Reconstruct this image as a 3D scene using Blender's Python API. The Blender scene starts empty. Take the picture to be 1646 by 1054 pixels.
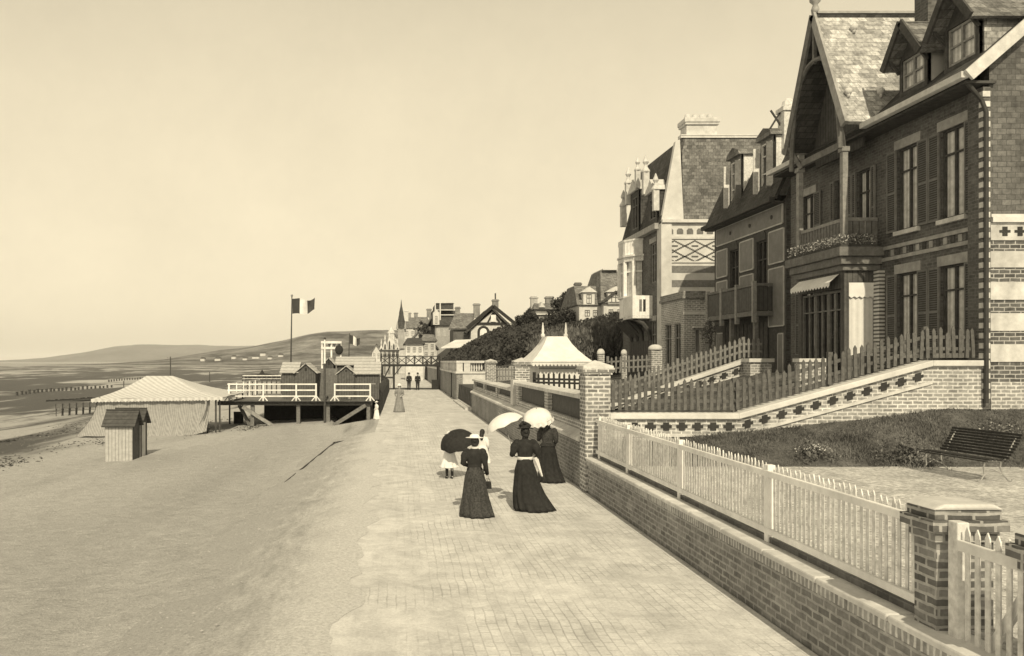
import bpy, bmesh, math, random
from mathutils import Vector, Matrix, noise as mnoise
R = math.radians
random.seed(7)
scene = bpy.context.scene
COL = scene.collection

# ------------------------------------------------------------------ camera
H = 3.1            # eye height above the promenade
F = 1300.0         # focal length in photo pixels (photo 1646 wide)
VX, VY = 643.0, 580.0
cam_d = bpy.data.cameras.new('camera')
cam = bpy.data.objects.new('camera', cam_d); COL.objects.link(cam)
cam.location = (0, 0, H); cam.rotation_euler = (R(90), 0, 0)
cam_d.sensor_width = 36; cam_d.lens = F/1646*36
cam_d.shift_x = (823-VX)/1646; cam_d.shift_y = (VY-527)/1646
cam_d.clip_start = .1; cam_d.clip_end = 60000
scene.camera = cam
scene.view_settings.view_transform = 'Standard'
scene.view_settings.look = 'None'
scene.view_settings.exposure = 0.0
scene.view_settings.gamma = 1.0
scene.render.resolution_x = 1024; scene.render.resolution_y = 656

# ------------------------------------------------------------------ world and sun (sepia print: all the light is cream)
SEPIA = (1.0, .872, .615)
SUN_EL, SUN_AZ = 40.0, 3.0
SKY_LOW, SKY_HIGH = 4.45, 2.1
w = bpy.data.worlds.new("World"); scene.world = w; w.use_nodes = True
nt = w.node_tree; N = nt.nodes; L = nt.links
bg = N['Background']
sky = N.new('ShaderNodeTexSky'); sky.sky_type = 'NISHITA'; sky.sun_disc = False
sky.sun_elevation = R(SUN_EL); sky.sun_rotation = R(180 - SUN_AZ)
sky.air_density = 1.0; sky.dust_density = 3.0; sky.ozone_density = 1.0
bw = N.new('ShaderNodeRGBToBW'); L.new(sky.outputs[0], bw.inputs[0])
pw = N.new('ShaderNodeMath'); pw.operation = 'POWER'; pw.inputs[1].default_value = .25
L.new(bw.outputs[0], pw.inputs[0])
tc = N.new('ShaderNodeTexCoord')
nz = N.new('ShaderNodeTexNoise'); nz.inputs['Scale'].default_value = 4.0; nz.inputs['Detail'].default_value = 9; nz.inputs['Roughness'].default_value = .72
L.new(tc.outputs['Generated'], nz.inputs['Vector'])
mr = N.new('ShaderNodeMapRange'); mr.inputs[1].default_value = .3; mr.inputs[2].default_value = .7; mr.inputs[3].default_value = .945; mr.inputs[4].default_value = 1.055
L.new(nz.outputs['Fac'], mr.inputs[0])
sp = N.new('ShaderNodeSeparateXYZ'); L.new(tc.outputs['Generated'], sp.inputs[0])
el = N.new('ShaderNodeMapRange'); el.interpolation_type = 'SMOOTHSTEP'       # hazy air: bright low down, deeper overhead
for i_, q_ in enumerate((.25, .85, SKY_LOW, SKY_HIGH)): el.inputs[i_+1].default_value = q_
L.new(sp.outputs[2], el.inputs[0])
mu0 = N.new('ShaderNodeMath'); mu0.operation = 'MULTIPLY'; L.new(mr.outputs[0], mu0.inputs[0]); L.new(el.outputs[0], mu0.inputs[1])
mu = N.new('ShaderNodeMath'); mu.operation = 'MULTIPLY'
L.new(pw.outputs[0], mu.inputs[0]); L.new(mu0.outputs[0], mu.inputs[1])
tint = N.new('ShaderNodeMix'); tint.data_type = 'RGBA'; tint.blend_type = 'MULTIPLY'; tint.inputs[0].default_value = 1
cc = N.new('ShaderNodeCombineColor')
for k in range(3): L.new(mu.outputs[0], cc.inputs[k])
L.new(cc.outputs[0], tint.inputs[6]); tint.inputs[7].default_value = (*SEPIA, 1)
L.new(tint.outputs[2], bg.inputs[0]); bg.inputs[1].default_value = 0.15
SKY_BG = bg

sd = bpy.data.lights.new('sun', 'SUN'); sun = bpy.data.objects.new('sun', sd); COL.objects.link(sun)
sd.energy = 3.7; sd.angle = R(.5); sd.color = SEPIA
sun.rotation_euler = (R(90-SUN_EL), 0, R(SUN_AZ)); sun.location = (0, -20, 40)

# ------------------------------------------------------------------ helpers
def P(px, py, Y):                       # the point at depth Y seen at a photo pixel: used as a surveying aid
    return ((px-VX)*Y/F, Y, H-(py-VY)*Y/F)
def PX(px, Y): return (px-VX)*Y/F
def PZ(py, Y): return H-(py-VY)*Y/F
def PY(px, X): return F*X/(px-VX)
ORIG = {}
class MB:
    def __init__(s): s.v = []; s.f = []
    def add(s, vs, fs):
        b = len(s.v); s.v += [tuple(p) for p in vs]; s.f += [tuple(i+b for i in f) for f in fs]; return s
    def box(s, x0, x1, y0, y1, z0, z1):
        if x0 > x1: x0, x1 = x1, x0
        if y0 > y1: y0, y1 = y1, y0
        if z0 > z1: z0, z1 = z1, z0
        return s.add([(x0,y0,z0),(x1,y0,z0),(x1,y1,z0),(x0,y1,z0),(x0,y0,z1),(x1,y0,z1),(x1,y1,z1),(x0,y1,z1)],
            [(3,2,1,0),(4,5,6,7),(0,1,5,4),(1,2,6,5),(2,3,7,6),(3,0,4,7)])
    def quad(s, a, b, c, d): return s.add([a,b,c,d], [(0,1,2,3)])
    def poly(s, pts): return s.add(pts, [tuple(range(len(pts)))])
    def prism(s, poly, ax, a, b):       # polygon in the plane across axis ax, run from a to b
        n = len(poly)
        mk = {'x': lambda p, t: (t, p[0], p[1]), 'y': lambda p, t: (p[0], t, p[1]), 'z': lambda p, t: (p[0], p[1], t)}[ax]
        vs = [mk(p, a) for p in poly] + [mk(p, b) for p in poly]
        fs = [tuple(range(n-1, -1, -1)), tuple(range(n, 2*n))] + [(i, (i+1) % n, n+(i+1) % n, n+i) for i in range(n)]
        return s.add(vs, fs)
    def slab(s, pts, t):                # a polygon with thickness t along its normal
        a, b, c = (Vector(p) for p in pts[:3]); nn = (b-a).cross(c-a).normalized()*t
        n = len(pts)
        vs = [Vector(p) for p in pts] + [Vector(p)-nn for p in pts]
        fs = [tuple(range(n)), tuple(range(2*n-1, n-1, -1))] + [(i, n+i, n+(i+1) % n, (i+1) % n) for i in range(n)]
        return s.add(vs, fs)
    def tube(s, pts, rad, n=6, cap=True, sx=1.0):
        pts = [Vector(p) for p in pts]
        if not hasattr(rad, '__len__'): rad = [rad]*len(pts)
        b = len(s.v); ref = None
        for i, p in enumerate(pts):
            d = (pts[min(i+1, len(pts)-1)]-pts[max(i-1, 0)])
            d = d.normalized() if d.length > 1e-9 else Vector((0,0,1))
            if ref is None:
                ref = Vector((0,1,0)) if abs(d.y) < .9 else Vector((1,0,0))
            u = (ref - d*ref.dot(d)).normalized(); v = d.cross(u); ref = u
            for k in range(n):
                a = 2*math.pi*k/n
                s.v.append(tuple(p+u*math.cos(a)*rad[i]+v*math.sin(a)*rad[i]*sx))
        for i in range(len(pts)-1):
            for k in range(n):
                s.f.append((b+i*n+k, b+i*n+(k+1) % n, b+(i+1)*n+(k+1) % n, b+(i+1)*n+k))
        if cap:
            s.f.append(tuple(b+k for k in range(n-1, -1, -1))); e = b+(len(pts)-1)*n
            s.f.append(tuple(e+k for k in range(n)))
        return s
    def bar(s, a, b, wd, hd):           # squared bar between two points, wd across, hd deep
        a = Vector(a); b = Vector(b); d = (b-a).normalized()
        ref = Vector((0,0,1)) if abs(d.z) < .95 else Vector((0,1,0))
        u = d.cross(ref).normalized(); v = u.cross(d)
        vs = []
        for p in (a, b):
            for su, sv in ((-1,-1),(1,-1),(1,1),(-1,1)): vs.append(p+u*su*wd/2+v*sv*hd/2)
        return s.add(vs, [(3,2,1,0),(4,5,6,7),(0,1,5,4),(1,2,6,5),(2,3,7,6),(3,0,4,7)])
    def lathe(s, prof, c=(0,0,0), n=12, sx=1, sy=1, off=None, pleat=0, npl=0):
        b = len(s.v); m = len(prof)
        for i, (r, z) in enumerate(prof):
            ox, oy = off[i] if off else (0, 0)
            for k in range(n):
                a = 2*math.pi*k/n
                rr = r*(1+(pleat*(r/prof[-1][0] if prof[-1][0] else 1)*math.sin(a*npl+i*.13) if npl else 0))
                s.v.append((c[0]+ox+rr*sx*math.cos(a), c[1]+oy+rr*sy*math.sin(a), c[2]+z))
        for i in range(m-1):
            for k in range(n):
                s.f.append((b+i*n+k, b+i*n+(k+1) % n, b+(i+1)*n+(k+1) % n, b+(i+1)*n+k))
        s.f.append(tuple(b+k for k in range(n-1, -1, -1))); s.f.append(tuple(b+(m-1)*n+k for k in range(n)))
        return s
    def ball(s, c, r, n=10, m=7, sc=(1,1,1)):
        prof = [(max(.02, math.sin(math.pi*i/m))*r, -math.cos(math.pi*i/m)*r*sc[2]) for i in range(m+1)]
        return s.lathe(prof, c, n, sc[0], sc[1])
    def turn(s, i0, rot, piv):          # rotate everything added since vertex i0 about a pivot
        m = rot.to_matrix() if not isinstance(rot, Matrix) else rot
        pv = Vector(piv)
        for i in range(i0, len(s.v)): s.v[i] = tuple(m @ (Vector(s.v[i])-pv)+pv)
        return s
    def build(s, name, mt, parent=None, smooth=False, bevel=0, loc=None):
        me = bpy.data.meshes.new(name)
        o = bpy.data.objects.new(name, me); COL.objects.link(o)
        if parent is not None:
            org = ORIG[parent]; o.parent = parent
        else:
            org = Vector(loc) if loc is not None else Vector((0,0,0)); o.location = org
        ORIG[o] = org
        me.from_pydata([(p[0]-org[0], p[1]-org[1], p[2]-org[2]) for p in s.v], [], s.f)
        me.materials.append(mt)
        bm = bmesh.new(); bm.from_mesh(me)
        bmesh.ops.recalc_face_normals(bm, faces=bm.faces)
        if smooth:
            for f in bm.faces: f.smooth = True
        bm.to_mesh(me); bm.free()
        if smooth == 2:
            pass
        if bevel:
            md = o.modifiers.new('bevel', 'BEVEL'); md.width = bevel; md.segments = 2; md.limit_method = 'ANGLE'
        return o
def tag(o, label=None, cat=None, group=None, kind=None):
    if label: o['label'] = label
    if cat: o['category'] = cat
    if group: o['group'] = group
    if kind: o['kind'] = kind
    return o
def thing(name, label, cat, loc, group=None):
    o = bpy.data.objects.new(name, None); COL.objects.link(o); o.location = loc; o.empty_display_size = .3
    ORIG[o] = Vector(loc)
    return tag(o, label, cat, group)
def copy_tree(o, parent=None):
    c = o.copy(); COL.objects.link(c); c.parent = parent
    ORIG[c] = ORIG[o]
    for ch in list(o.children): copy_tree(ch, c)
    return c
def place_copy(o, loc, label=None, rz=None):
    c = copy_tree(o); c.location = loc
    if rz is not None: c.rotation_euler.z = rz
    if label: c['label'] = label
    return c

# ------------------------------------------------------------------ materials (monochrome print: greys)
def newmat(name, rough):
    m = bpy.data.materials.new(name); m.use_nodes = True
    t = m.node_tree; b = t.nodes['Principled BSDF']; b.inputs['Roughness'].default_value = rough
    b.inputs['Specular IOR Level'].default_value = .25
    return m, t, b
def nd(t, ty, **kw):
    n = t.nodes.new(ty)
    for k, v in kw.items(): setattr(n, k, v)
    return n
def math_(t, op, a, b=None, c=None):
    n = nd(t, 'ShaderNodeMath', operation=op)
    for i, v in enumerate((a, b, c)):
        if v is None: continue
        if isinstance(v, (int, float)): n.inputs[i].default_value = v
        else: t.links.new(v, n.inputs[i])
    return n.outputs[0]
def noise_(t, vec, sc, det=5, rough=.6, dist=0):
    n = nd(t, 'ShaderNodeTexNoise'); n.inputs['Scale'].default_value = sc; n.inputs['Detail'].default_value = det
    n.inputs['Roughness'].default_value = rough; n.inputs['Distortion'].default_value = dist
    t.links.new(vec, n.inputs['Vector']); return n.outputs['Fac']
def rng(t, v, a, b, lo, hi, smooth=False):
    n = nd(t, 'ShaderNodeMapRange'); t.links.new(v, n.inputs[0])
    if smooth: n.interpolation_type = 'SMOOTHSTEP'
    for i, q in enumerate((a, b, lo, hi)): n.inputs[i+1].default_value = q
    return n.outputs[0]
def grey_out(t, b, val, bump=0, bsrc=None, dist=.02):
    c = nd(t, 'ShaderNodeCombineColor')
    for k in range(3): t.links.new(val, c.inputs[k])
    t.links.new(c.outputs[0], b.inputs['Base Color'])
    if bump:
        n = nd(t, 'ShaderNodeBump'); n.inputs['Strength'].default_value = bump; n.inputs['Distance'].default_value = dist
        t.links.new(bsrc if bsrc is not None else val, n.inputs['Height']); t.links.new(n.outputs[0], b.inputs['Normal'])
def uvz(t):                              # wall coordinates: run along the wall, height
    o = nd(t, 'ShaderNodeTexCoord'); s = nd(t, 'ShaderNodeSeparateXYZ'); t.links.new(o.outputs['Object'], s.inputs[0])
    u = math_(t, 'ADD', s.outputs[0], s.outputs[1])
    c = nd(t, 'ShaderNodeCombineXYZ'); t.links.new(u, c.inputs[0]); t.links.new(s.outputs[2], c.inputs[1])
    return o.outputs['Object'], u, s.outputs[2], c.outputs[0]
def M_plain(name, v, var=.25, sc=5, rough=.85, bump=.2, big=.15):
    m, t, b = newmat(name, rough); o, u, z, c = uvz(t)
    n1 = rng(t, noise_(t, o, sc, 7, .65), .3, .7, 1-var, 1+var); n2 = rng(t, noise_(t, o, sc*.13, 3), .3, .7, 1-big, 1+big)
    grey_out(t, b, math_(t, 'MULTIPLY', math_(t, 'MULTIPLY', n1, n2), v), bump, n1); return m
def M_brick(name, v1, v2, vm, bwd=.22, rh=.085, ms=.012, var=.3, bump=.4):
    m, t, b = newmat(name, .9); o, u, z, c = uvz(t)
    wn = nd(t, 'ShaderNodeTexNoise'); wn.inputs['Scale'].default_value = 5; wn.inputs['Detail'].default_value = 4; t.links.new(o, wn.inputs['Vector'])
    wv = nd(t, 'ShaderNodeVectorMath', operation='MULTIPLY_ADD'); t.links.new(wn.outputs['Color'], wv.inputs[0]); wv.inputs[1].default_value = (.05, .035, 0); t.links.new(c, wv.inputs[2])
    k = nd(t, 'ShaderNodeTexBrick'); t.links.new(wv.outputs[0], k.inputs['Vector'])
    k.inputs['Color1'].default_value = (v1,)*3+(1,); k.inputs['Color2'].default_value = (v2,)*3+(1,)
    k.inputs['Mortar'].default_value = (vm,)*3+(1,); k.inputs['Scale'].default_value = 1
    k.inputs['Mortar Size'].default_value = ms; k.inputs['Mortar Smooth'].default_value = .3
    k.inputs['Brick Width'].default_value = bwd; k.inputs['Row Height'].default_value = rh
    g = nd(t, 'ShaderNodeRGBToBW'); t.links.new(k.outputs['Color'], g.inputs[0])
    n1 = rng(t, noise_(t, o, 9, 6, .7), .3, .7, 1-var, 1+var); n2 = rng(t, noise_(t, o, .7, 6, .7), .3, .7, .68, 1.3)
    worn = rng(t, noise_(t, o, 2.3, 8, .75), .52, .68, 0, .65)      # washed and salt bleached patches where the joints blur
    mw = nd(t, 'ShaderNodeMix'); t.links.new(worn, mw.inputs[0]); t.links.new(g.outputs[0], mw.inputs[2]); mw.inputs[3].default_value = (v1+v2+vm)/3
    grey_out(t, b, math_(t, 'MULTIPLY', math_(t, 'MULTIPLY', n1, n2), mw.outputs[0]), bump, math_(t, 'SUBTRACT', 1, k.outputs['Fac']), .01); return m
def M_stripe(name, v1, v2, per, axis='u', duty=.5, var=.2, rough=.85, bump=0, soft=.08):
    m, t, b = newmat(name, rough); o, u, z, c = uvz(t)
    s = math_(t, 'FRACT', math_(t, 'DIVIDE', u if axis == 'u' else z, per))
    tri = math_(t, 'ABSOLUTE', math_(t, 'SUBTRACT', s, .5))
    f = rng(t, tri, duty/2-soft/2, duty/2+soft/2, v1, v2)
    n1 = rng(t, noise_(t, o, 6, 6, .65), .3, .7, 1-var, 1+var)
    grey_out(t, b, math_(t, 'MULTIPLY', f, n1), bump, f); return m
MT = {}
MT['promenade'] = None
def M_promenade():
    m, t, b = newmat('brick_paving', .9)
    o = nd(t, 'ShaderNodeTexCoord').outputs['Object']; s = nd(t, 'ShaderNodeSeparateXYZ'); t.links.new(o, s.inputs[0])
    sw = nd(t, 'ShaderNodeCombineXYZ'); t.links.new(s.outputs[0], sw.inputs[1]); t.links.new(s.outputs[1], sw.inputs[0])
    wn = nd(t, 'ShaderNodeTexNoise'); wn.inputs['Scale'].default_value = 1.2; wn.inputs['Detail'].default_value = 5; t.links.new(o, wn.inputs['Vector'])
    wv = nd(t, 'ShaderNodeVectorMath', operation='MULTIPLY_ADD'); t.links.new(wn.outputs['Color'], wv.inputs[0]); wv.inputs[1].default_value = (.16, .10, 0); t.links.new(sw.outputs[0], wv.inputs[2])
    k = nd(t, 'ShaderNodeTexBrick'); t.links.new(wv.outputs[0], k.inputs['Vector'])
    for nm, v in (('Color1', .69), ('Color2', .62), ('Mortar', .46)): k.inputs[nm].default_value = (v,)*3+(1,)
    k.inputs['Scale'].default_value = 1; k.inputs['Mortar Size'].default_value = .012; k.inputs['Mortar Smooth'].default_value = .6
    k.inputs['Brick Width'].default_value = .23; k.inputs['Row Height'].default_value = .12
    g = nd(t, 'ShaderNodeRGBToBW'); t.links.new(k.outputs['Color'], g.inputs[0])
    st = noise_(t, o, .5, 6, .6); mp = nd(t, 'ShaderNodeMapping'); mp.inputs['Scale'].default_value = (1.6, .12, 1); t.links.new(o, mp.inputs[0])
    ln = rng(t, noise_(t, mp.outputs[0], 1.4, 5), .3, .7, .9, 1.1)
    # sand drifted over the bricks hides the joints in places
    edge = rng(t, s.outputs[0], -1.3, .5, .30, 0)
    sand = rng(t, math_(t, 'ADD', noise_(t, o, .8, 7, .65), edge), .42, .6, 0, 1)
    mx = nd(t, 'ShaderNodeMix'); t.links.new(sand, mx.inputs[0]); t.links.new(g.outputs[0], mx.inputs[2]); mx.inputs[3].default_value = .65
    gr = rng(t, noise_(t, o, 28, 6, .8), .25, .75, .78, 1.22)
    sm = rng(t, noise_(t, o, 2.1, 8, .78, .4), .40, .60, .80, 1.05)        # damp and trodden marks
    v = math_(t, 'MULTIPLY', math_(t, 'MULTIPLY', math_(t, 'MULTIPLY', mx.outputs[0], ln), sm), math_(t, 'MULTIPLY', gr, rng(t, st, .3, .7, .88, 1.1)))
    grey_out(t, b, v, .25, v, .03); return m
def M_sand():
    m, t, b = newmat('sand', .95)
    o = nd(t, 'ShaderNodeTexCoord').outputs['Object']; s = nd(t, 'ShaderNodeSeparateXYZ'); t.links.new(o, s.inputs[0])
    mp = nd(t, 'ShaderNodeMapping'); mp.inputs['Rotation'].default_value = (0, 0, R(62)); mp.inputs['Scale'].default_value = (.8, .16, 1); t.links.new(o, mp.inputs[0])
    big = noise_(t, mp.outputs[0], .22, 6, .62, .6)
    fine = rng(t, noise_(t, o, 26, 8, .85), .25, .75, .5, 1.5)
    mdn = noise_(t, o, 2.6, 8, .78); mid = rng(t, mdn, .3, .7, .82, 1.15)
    dry = rng(t, big, .33, .6, .44, .57)
    # dark weed, rock flats and damp sand, more of it the farther down the beach; pools left by the tide
    far = rng(t, s.outputs[0], -62, -8, 1, 0)
    wet = rng(t, math_(t, 'ADD', big, math_(t, 'MULTIPLY', far, .34)), .56, .70, 0, 1, True)
    mp2 = nd(t, 'ShaderNodeMapping'); mp2.inputs['Rotation'].default_value = (0, 0, R(28)); mp2.inputs['Scale'].default_value = (.03, .011, 1); t.links.new(o, mp2.inputs[0])
    bar = rng(t, noise_(t, mp2.outputs[0], 1.6, 5, .6), .50, .60, 0, 1, True)      # dry sand bars
    wet = math_(t, 'MULTIPLY', wet, math_(t, 'SUBTRACT', 1, math_(t, 'MULTIPLY', bar, .85)))
    mx = nd(t, 'ShaderNodeMix'); t.links.new(wet, mx.inputs[0]); t.links.new(dry, mx.inputs[2]); mx.inputs[3].default_value = .12
    v = math_(t, 'MULTIPLY', math_(t, 'MULTIPLY', mx.outputs[0], fine), mid)
    grey_out(t, b, v, .7, mdn, .35); return m
def M_cobble():
    m, t, b = newmat('worn_cobble', .95); o = nd(t, 'ShaderNodeTexCoord').outputs['Object']; s = nd(t, 'ShaderNodeSeparateXYZ'); t.links.new(o, s.inputs[0])
    mp = nd(t, 'ShaderNodeMapping'); mp.inputs['Rotation'].default_value = (0, 0, R(-20)); mp.inputs['Scale'].default_value = (2.6, .8, 1); t.links.new(o, mp.inputs[0])
    f = rng(t, noise_(t, mp.outputs[0], 1.5, 8, .75), .32, .66, .34, .64); g = rng(t, noise_(t, o, 20, 7, .82), .25, .75, .55, 1.4)
    n = noise_(t, o, .7, 6, .7)
    sand = rng(t, math_(t, 'ADD', s.outputs[0], math_(t, 'MULTIPLY', math_(t, 'SUBTRACT', n, .5), 4.5)), -3.0, -1.7, 1, 0, True)
    mx = nd(t, 'ShaderNodeMix'); t.links.new(sand, mx.inputs[0]); t.links.new(f, mx.inputs[2]); mx.inputs[3].default_value = .45
    prom = rng(t, math_(t, 'ADD', s.outputs[0], math_(t, 'MULTIPLY', math_(t, 'SUBTRACT', n, .5), 1.6)), -2.1, -.9, 0, 1, True)
    m2_ = nd(t, 'ShaderNodeMix'); t.links.new(prom, m2_.inputs[0]); t.links.new(mx.outputs[0], m2_.inputs[2]); m2_.inputs[3].default_value = .70
    grey_out(t, b, math_(t, 'MULTIPLY', m2_.outputs[0], g), .6, g, .06); return m
def M_rough_ground(name, lo, hi, sc, a=.35, c=.65, fine=.3):
    m, t, b = newmat(name, .95); o = nd(t, 'ShaderNodeTexCoord').outputs['Object']
    f = rng(t, noise_(t, o, sc, 8, .72), a, c, lo, hi); g = rng(t, noise_(t, o, sc*9, 6, .75), .25, .75, 1-fine, 1+fine)
    grey_out(t, b, math_(t, 'MULTIPLY', f, g), .5, g, .04); return m
def M_glass(name, v, rough=.08):
    m, t, b = newmat(name, rough); o, u, z, c = uvz(t)
    b.inputs['Specular IOR Level'].default_value = .5
    grey_out(t, b, rng(t, noise_(t, o, 1.5, 3), .3, .7, v*.6, v*1.5)); return m
def M_sea():
    m, t, b = newmat('sea_water', .35); o = nd(t, 'ShaderNodeTexCoord').outputs['Object']
    mp = nd(t, 'ShaderNodeMapping'); mp.inputs['Scale'].default_value = (.004, .02, 1); t.links.new(o, mp.inputs[0])
    n = noise_(t, mp.outputs[0], 1.5, 7, .6)
    b.inputs['Specular IOR Level'].default_value = .3
    grey_out(t, b, rng(t, n, .38, .64, .16, .30)); 
    mp2 = nd(t, 'ShaderNodeMapping'); mp2.inputs['Scale'].default_value = (.15, .5, 1); t.links.new(o, mp2.inputs[0])
    bm = nd(t, 'ShaderNodeBump'); bm.inputs['Strength'].default_value = .8; bm.inputs['Distance'].default_value = .5
    t.links.new(noise_(t, mp2.outputs[0], 1, 6), bm.inputs['Height']); t.links.new(bm.outputs[0], b.inputs['Normal'])
    return m
def M_leaf(name, lo, hi, sc=1.2):
    m, t, b = newmat(name, .8); o = nd(t, 'ShaderNodeTexCoord').outputs['Object']
    a = noise_(t, o, sc, 3); c = noise_(t, o, sc*14, 2)
    v = rng(t, math_(t, 'ADD', math_(t, 'MULTIPLY', a, .55), math_(t, 'MULTIPLY', c, .45)), .36, .64, lo, hi)
    grey_out(t, b, v); b.inputs['Transmission Weight'].default_value = 0; return m

PROM = M_promenade(); SAND = M_sand(); SEA = M_sea()
GRAVEL = M_rough_ground('pale_gravel', .40, .68, 1.3, fine=.8)
SOIL = M_rough_ground('dark_lawn', .035, .15, 1.8, fine=.6)
COBBLE = M_cobble()
HILLF = M_rough_ground('far_hill_fields', .07, .16, .004)
HILLN = M_rough_ground('hill_fields', .025, .26, .014, .40, .62, .5)
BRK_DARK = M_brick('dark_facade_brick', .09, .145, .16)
BRK_WALL = M_brick('garden_wall_brick', .15, .26, .34, .24, .09, .016)
BRK_LIT = M_brick('pale_brick', .24, .36, .62, .24, .09, .018)
BRK_PIL = M_brick('pillar_brick', .15, .30, .60, .26, .095, .020)
BRK_BAND = M_brick('banded_brick', .07, .13, .40, .26, .10, .014)
BRK_NEAR = M_brick('near_pillar_brick', .10, .26, .40, .23, .08, .015)
TILE_WALL = M_brick('tile_hung_wall', .10, .18, .08, .22, .13, .008, .35)
SLATE = M_brick('roof_slate', .12, .26, .09, .24, .17, .008, .45)
SLATE_LIT = M_brick('sunlit_tone_slate', .28, .58, .20, .26, .16, .008, .5)  # slate tone raised to paint sunlight on faces turned to the sun
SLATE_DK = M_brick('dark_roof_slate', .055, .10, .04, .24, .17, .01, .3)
STONE = M_plain('pale_stone', .60, .2, 5)
STONE_W = M_plain('white_stone', .64, .12, 5)
STONE_M = M_plain('grey_stone', .36, .25, 5)
RENDERW = M_plain('white_render', .62, .15, 2)
WHITE = M_plain('white_paint', .80, .12, 7, .6, .1)
WHITE_W = M_plain('weathered_white_paint', .70, .28, 12, .7, .2)
WOOD_D = M_plain('dark_wood', .075, .35, 8)
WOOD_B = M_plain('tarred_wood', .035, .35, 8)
WOOD_M = M_plain('grey_wood', .17, .3, 8)
WOOD_L = M_plain('pale_wood', .28, .3, 8)
FENCE_D = M_plain('brown_fence_paint', .12, .3, 10)
FENCE_G = M_plain('grey_fence_paint', .20, .3, 10)
SHUT = M_stripe('louvred_shutter', .045, .12, .06, 'z', .45)
SHUT_E = M_plain('shutter_frame', .19, .2, 8)
GLASS_D = M_glass('dark_glass', .03)
GLASS_C = M_stripe('curtained_glass', .45, .75, .16, 'u', .5, .25, .15, 0, .5)
BLIND = M_stripe('white_striped_blind', .66, .80, .18, 'u', .5, .06, .8, 0, .5)
CANVAS = M_stripe('striped_canvas', .27, .35, .13, 'u', .5, .18, .9, .1, .3)
CANVAS_R = M_stripe('white_striped_canvas', .50, .63, .36, 'u', .45, .12, .9, .1, .3)
CANVAS_W = M_plain('white_canvas', .74, .1, 3)
PLANK_L = M_stripe('pale_planks', .44, .24, .14, 'u', .82, .2, .85, .2)
PLANK_D = M_stripe('dark_planks', .085, .04, .16, 'u', .85, .3, .85, .2)
PLANK_M = M_stripe('brown_planks', .11, .05, .16, 'u', .85, .3, .85, .2)
SHINGLE_L = M_stripe('pale_board_roof', .48, .30, .2, 'z', .8, .2)
SHINGLE_D = M_stripe('dark_board_roof', .085, .05, .14, 'z', .8, .3)
PLASTER = M_plain('grey_plaster_infill', .23, .15, 4)
PLASTER_E = M_plain('pale_plaster_edge', .5, .15, 4)
IRON = M_plain('painted_iron', .05, .2, 10, .5)
MESHM = M_stripe('fine_bars', .035, .17, .08, 'u', .55, .2)
LEAF = M_leaf('hedge_leaves', .016, .095)
LEAF2 = M_leaf('tree_leaves', .015, .08)
LEAF3 = M_leaf('tamarisk_leaves', .03, .26, 3)
GRASS = M_leaf('grass_blades', .035, .24, 1.6)
FLOWER = M_leaf('flower_petals', .18, .75, 8)
BARK = M_plain('bark', .09, .3, 6)
SKIN = M_plain('skin', .42, .06, 6, .6, 0)
CLOTH_B = M_plain('black_cloth', .027, .35, 14, .9, .3)
CLOTH_B2 = M_plain('dark_figured_cloth', .050, .7, 30, .9, .3)
CLOTH_W = M_plain('white_cloth', .80, .06, 12, .9, .1)
CLOTH_G = M_plain('grey_cloth', .25, .15, 12, .9, .1)
HAIR = M_plain('dark_hair', .03, .3, 20, .6, .2)
BELT = M_plain('white_belt', .78, .05, 10)
FLAG_B = M_plain('dark_blue_flag_cloth', .055, .2, 8); FLAG_R = M_plain('red_flag_cloth', .075, .2, 8)
INLAY_DARK = M_plain('dark_inlay_face', .045, .2, 8)  # flat dark tone of the wall crosses

# ------------------------------------------------------------------ setting: beach, sea, hills, promenade
def beach_z(x, y):
    if x > -1.0: z = -.06
    elif x > -4.2: z = -.06-.5*((-1.0-x)/3.2)**1.2
    elif x > -12: z = -.56-.44*((-4.2-x)/7.8)
    else:
        d = -12-x; z = -1.0-1.36*(1-math.exp(-d/52)) 
    if y > 45 and x > -4.2:                      # the bank drops away beside the bathing platform
        k = min(1, (y-45)/2.5); z = z*(1-k)+min(z, -.95+(x+1.0)*.0)*k if x < -1.25 else z
    q = mnoise.fractal(Vector((x*.045, y*.03, 3.1)), 1, 2, 5)
    z += q*(.06 if x > -15 else min(.34, .06+(-15-x)*.006))
    if -5 < x: z -= max(0, q*.05)
    return z
xs = [6, -.9, -1.15, -1.5, -2, -2.6, -3.2, -3.8, -4.2] + [-4.8-.6*i for i in range(20)] + [-17.5-1.6*i for i in range(70)] + [-135-25*i for i in range(26)]
ys = [-6, 0, 3] + [4+.7*i for i in range(60)] + [46.2+.35*i for i in range(8)] + [49.5+2*i for i in range(60)] + [175+12*i for i in range(30)] + [560+60*i for i in range(6)]
m = MB(); nx = len(xs)
m.v = [(x, y, beach_z(x, y)) for y in ys for x in xs]
m.f = [(j*nx+i, j*nx+i+1, (j+1)*nx+i+1, (j+1)*nx+i) for j in range(len(ys)-1) for i in range(nx-1)]
o = m.build('beach', SAND, smooth=True); tag(o, kind='structure', label='grey sandy beach sloping down to the sea', cat='beach')
m = MB(); m.quad((-9000,-200,-2.45), (3000,-200,-2.45), (3000,26000,-2.45), (-26000,26000,-2.45))
tag(m.build('sea', SEA), kind='structure', label='dark calm sea reaching the horizon', cat='sea')
m = MB()
m.box(-1.1, 4.4, -4, 230, -.5, 0)
tag(m.build('promenade', PROM), kind='structure', label='pale brick paved seaside promenade', cat='promenade')
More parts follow.
